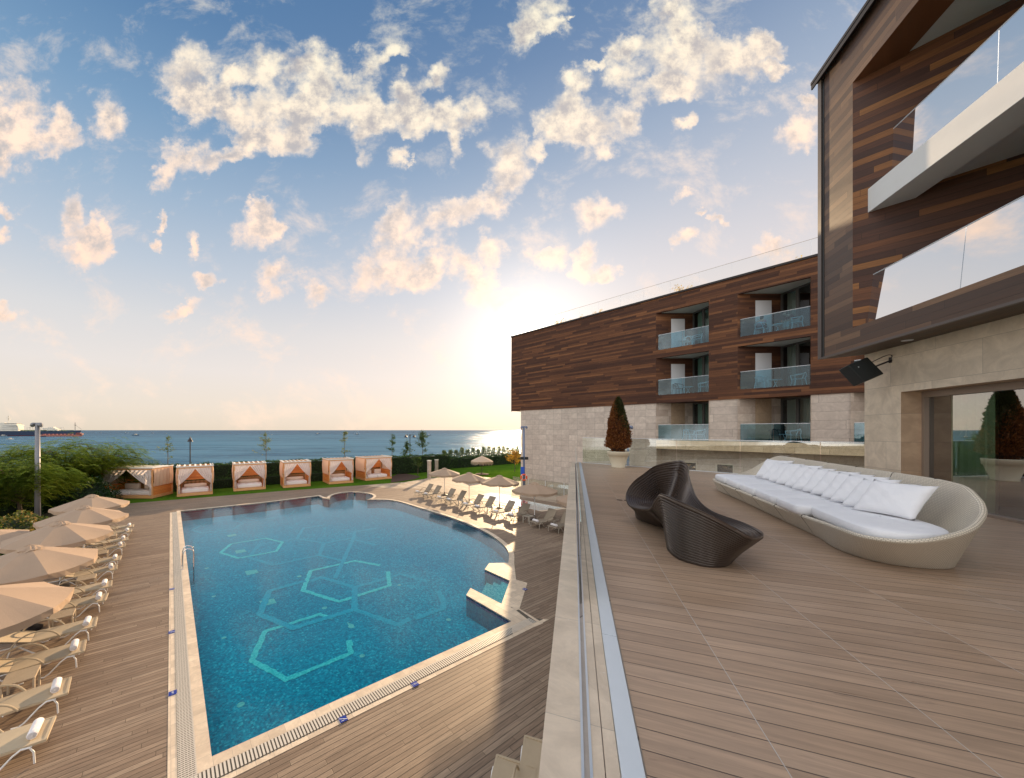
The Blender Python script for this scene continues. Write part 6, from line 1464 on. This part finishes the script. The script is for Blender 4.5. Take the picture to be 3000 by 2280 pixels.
# ================= SHIPS =================
def SP(x,Y): return Vector(((x-CX)/F*Y,Y,SEA))
M_hull=pmat('tanker_hull',(.035,.055,.10,1),.6,var=.15,vs=.05); M_red=pmat('red_lead',(.35,.05,.03,1),.6); M_ship=pmat('ship_white',(.62,.58,.50,1),.6,var=.1,vs=.3); M_gdeck=pmat('green_deck',(.05,.10,.06,1),.8); M_bridge=pmat('ship_windows',(.03,.035,.04,1),.3)
A_=SP(-70,520); B_=SP(238,575); xd=(B_-A_); LL=xd.length; xd.normalize(); rz=math.atan2(xd.y,xd.x)
sh=thing('tanker','large grey blue oil tanker with cream bridge block anchored at the left of the horizon','ship',A_,rz)
def hullm(L,Bm,z0,z1,mat,name,sheer=1.5,par=sh):
    P=[]
    for k in range(25):
        f=k/24; x=L*f; w_=Bm/2*min(1,(f/.08)**.5 if f<.08 else 1)*(1 if f<.86 else max(.02,(1-((f-.86)/.14)**1.8))); sz=sheer*max(0,(f-.85)/.15)**1.5+.5*sheer*max(0,(.1-f)/.1)
        w0=w_*(.8 if f<.86 else .55+.25*(1-f)/.14); xx_=x if f<.9 else x-(f-.9)*L*.18
        P.append([Vector((xx_,-w0,z0)),Vector((x,-w_,z1+sz)),Vector((x,w_,z1+sz)),Vector((xx_,w0,z0))])
    m=MB(); m.grid(P); m.poly(P[0]); return m.build(name,mat,par,local=True)
hullm(LL,22,.6,7.4,M_hull,'hull'); hullm(LL*.985,20.5,-1,.7,M_red,'boot_topping',0)
m=MB(); m.box((LL*.55,0,7.4),(LL*.72,19,.5)); 
for k in range(9): m.box((LL*(.30+k*.065),0,8.0),(2.2,14,1.1))
m.tube([(LL*.27,0,8.6),(LL*.92,0,8.6)],.5,6); m.build('cargo_deck',M_gdeck,sh,local=True)
def sb(name,boxes,mat):
    m=MB()
    for c_,s_ in boxes: m.box(c_,s_)
    return m.build(name,mat,sh,local=True)
f2=lambda px:(((px-CX)/F)*A_.y-A_.x)/(xd.x-((px-CX)/F)*xd.y)
sb('bridge_block',[((f2(38),0,10.6),(17,17,7)),((f2(39),0,15.5),(15,17,3)),((f2(38),0,18.1),(13,15,2.2)),((f2(48),0,16.2),(9,22,1.2)),((f2(15),0,9.6),(16,15,5)),((f2(20),0,12.8),(9,10,3))],M_ship)
sb('bridge_windows',[((f2(39),0,18.4),(13.2,15.2,.7)),((f2(38),0,12.2),(17.1,17.1,.35)),((f2(38),0,9.6),(17.1,17.1,.35)),((f2(39),0,15.2),(15.1,17.1,.35))],M_bridge)
sb('funnel',[((f2(6),0,14.5),(7,6,9)),((f2(5),0,19.4),(7.4,6.4,.8))],M_ship)
m=MB(); c_=f2(25); m.tube([(c_,0,19),(c_,0,31)],.45,6); 
for z_,w_ in ((25,3.5),(27,4.5),(29,2.5)): m.box((c_,0,z_),(w_,w_,.3))
m.build('mast',M_ship,sh,local=True)
m=MB(); c_=f2(220); m.tube([(c_,0,9),(c_,0,21)],.35,6); m.box((c_,0,17),(3,3,.3)); m.tube([(c_,0,17),(c_+8,0,10)],.12,4); m.build('foremast',M_bridge,sh,local=True)
sb('midship_house',[((f2(154),0,10.4),(9,12,4)),((f2(153),0,13),(6,10,1.6)),((f2(140),0,11),(9,8,2.4)),((f2(169),0,9.2),(3.4,12,2.6))],M_ship)
for px in (84,92,124,172,183):
    m=MB(); c_=f2(px); m.tube([(c_-1.6,0,8),(c_-1.6,0,13)],.22,4); m.tube([(c_+1.6,0,8),(c_+1.6,0,13)],.22,4); m.box((c_,0,13),(4.4,1,.4)); m.build('derrick',M_ship,sh,local=True)
# red barge alongside
bA=SP(116,500); bB=SP(243,520); xb=(bB-bA); Lb=xb.length; xb.normalize()
bg_=thing('barge','long low red bunker barge lying alongside the tanker','barge',bA,math.atan2(xb.y,xb.x))
hullm(Lb,9,-.5,2.3,pmat('faded_red',(.42,.17,.12,1),.6),'hull',.6,bg_)
m=MB(); m.box((Lb*.90,0,3.9),(Lb*.10,6,2.6)); m.box((Lb*.95,0,3.3),(Lb*.09,7,2.0)); m.build('wheelhouse',pmat('dark_red',(.16,.03,.03,1),.6),bg_,local=True)
m=MB(); 
for k in range(8): m.box((Lb*(.1+k*.09),0,3.1),(2.5,4,.5))
m.build('hatches',M_red,bg_,local=True)
def boat(px,py,wpx,label,hc,cab,rz_=0.,name='motor_boat'):
    Y=(H-SEA)*F/(py-HY); L=wpx/F*Y; p=SP(px,Y); th=thing(name,label,'boat',p,rz_,'small boats off the shore')
    P=[]
    for k in range(11):
        f=k/10; w_=L*.16*(1 if f<.55 else max(.03,1-((f-.55)/.45)**2)); P.append([Vector((-L/2+L*f,-w_*.6,-L*.02)),Vector((-L/2+L*f*1.02,-w_,L*.10+L*.04*f*f)),Vector((-L/2+L*f*1.02,w_,L*.10+L*.04*f*f)),Vector((-L/2+L*f,w_*.6,-L*.02))])
    m=MB(); m.grid(P,cv=False); m.poly(list(reversed(P[0]))); 
    for k in range(10): m.poly([P[k][1],P[k+1][1],P[k+1][2],P[k][2]])
    m.build('hull',hc,th,local=True)
    if cab: 
        m=MB(); m.box((-L*.02,0,L*.17),(L*.32,L*.2,L*.14)); m.build('cabin',cab,th,local=True,bevel=L*.015); m=MB(); m.box((-L*.02,0,L*.19),(L*.325,L*.205,L*.04)); m.build('cabin_windows',M_bridge,th,local=True)
    m=MB(); m.tube([(-L*.1,0,L*.2),(-L*.1,0,L*.36)],L*.006,5); m.build('mast',M_ship,th,local=True); return th
boat(30,1287.6,17,'small white motor boat nearest the left edge on the water',M_ship,M_ship,.2)
boat(10,1278.6,20,'grey workboat beside the tanker stern at the left edge',pmat('boat_grey',(.2,.22,.25,1)),M_ship,.1)
boat(54,1276.2,14,'small red launch close to the tanker hull',M_red,M_red,.1)
boat(123,1280.6,22,'flat dark launch with white bow just right of the grey pole',M_hull,None,.05)
boat(296,1269.2,5,'tiny far boat right of the barge on the horizon haze',M_hull,M_ship)
boat(368,1269.6,7,'tiny far boat, left of a close pair on the horizon',M_hull,M_ship)
boat(375,1269.2,4,'tiny bright far boat, right of a close pair on the horizon',M_ship,M_ship)
boat(398,1276.2,19,'dark cabin cruiser above the gap left of the second cabana',M_hull,M_ship)
boat(448,1269.8,7,'small far boat between the dark cruiser and the bell lamp',M_ship,M_hull)
boat(563,1269.2,7,'small far boat straight above the bell shaped lamp',M_hull,M_hull)
boat(796,1274,5,'tiny white boat just right of the yellowing sapling',M_ship,M_hull)
boat(930,1272,13,'white and dark motor yacht left of the sailing boat',M_hull,M_ship)
boat(1210,1267.2,6,'tiny far boat above the double street lamp',M_hull,M_ship)
boat(1257,1276,12,'grey motor boat right of the tallest young tree',M_hull,M_ship)
sbt=boat(1046,1273.8,11,'sailing boat with bare tall mast and dark hull near the horizon',M_hull,M_ship,0.,'sailing_boat')
Y=(H-SEA)*F/(1273.8-HY); m=MB(); m.tube([(0,0,0),(0,0,23/F*Y)],.12,5); m.tube([(0,0,23/F*Y),(5,0,1)],.04,4); m.tube([(0,0,23/F*Y),(-5,0,1)],.04,4); m.build('tall_mast',M_ship,sbt,local=True)
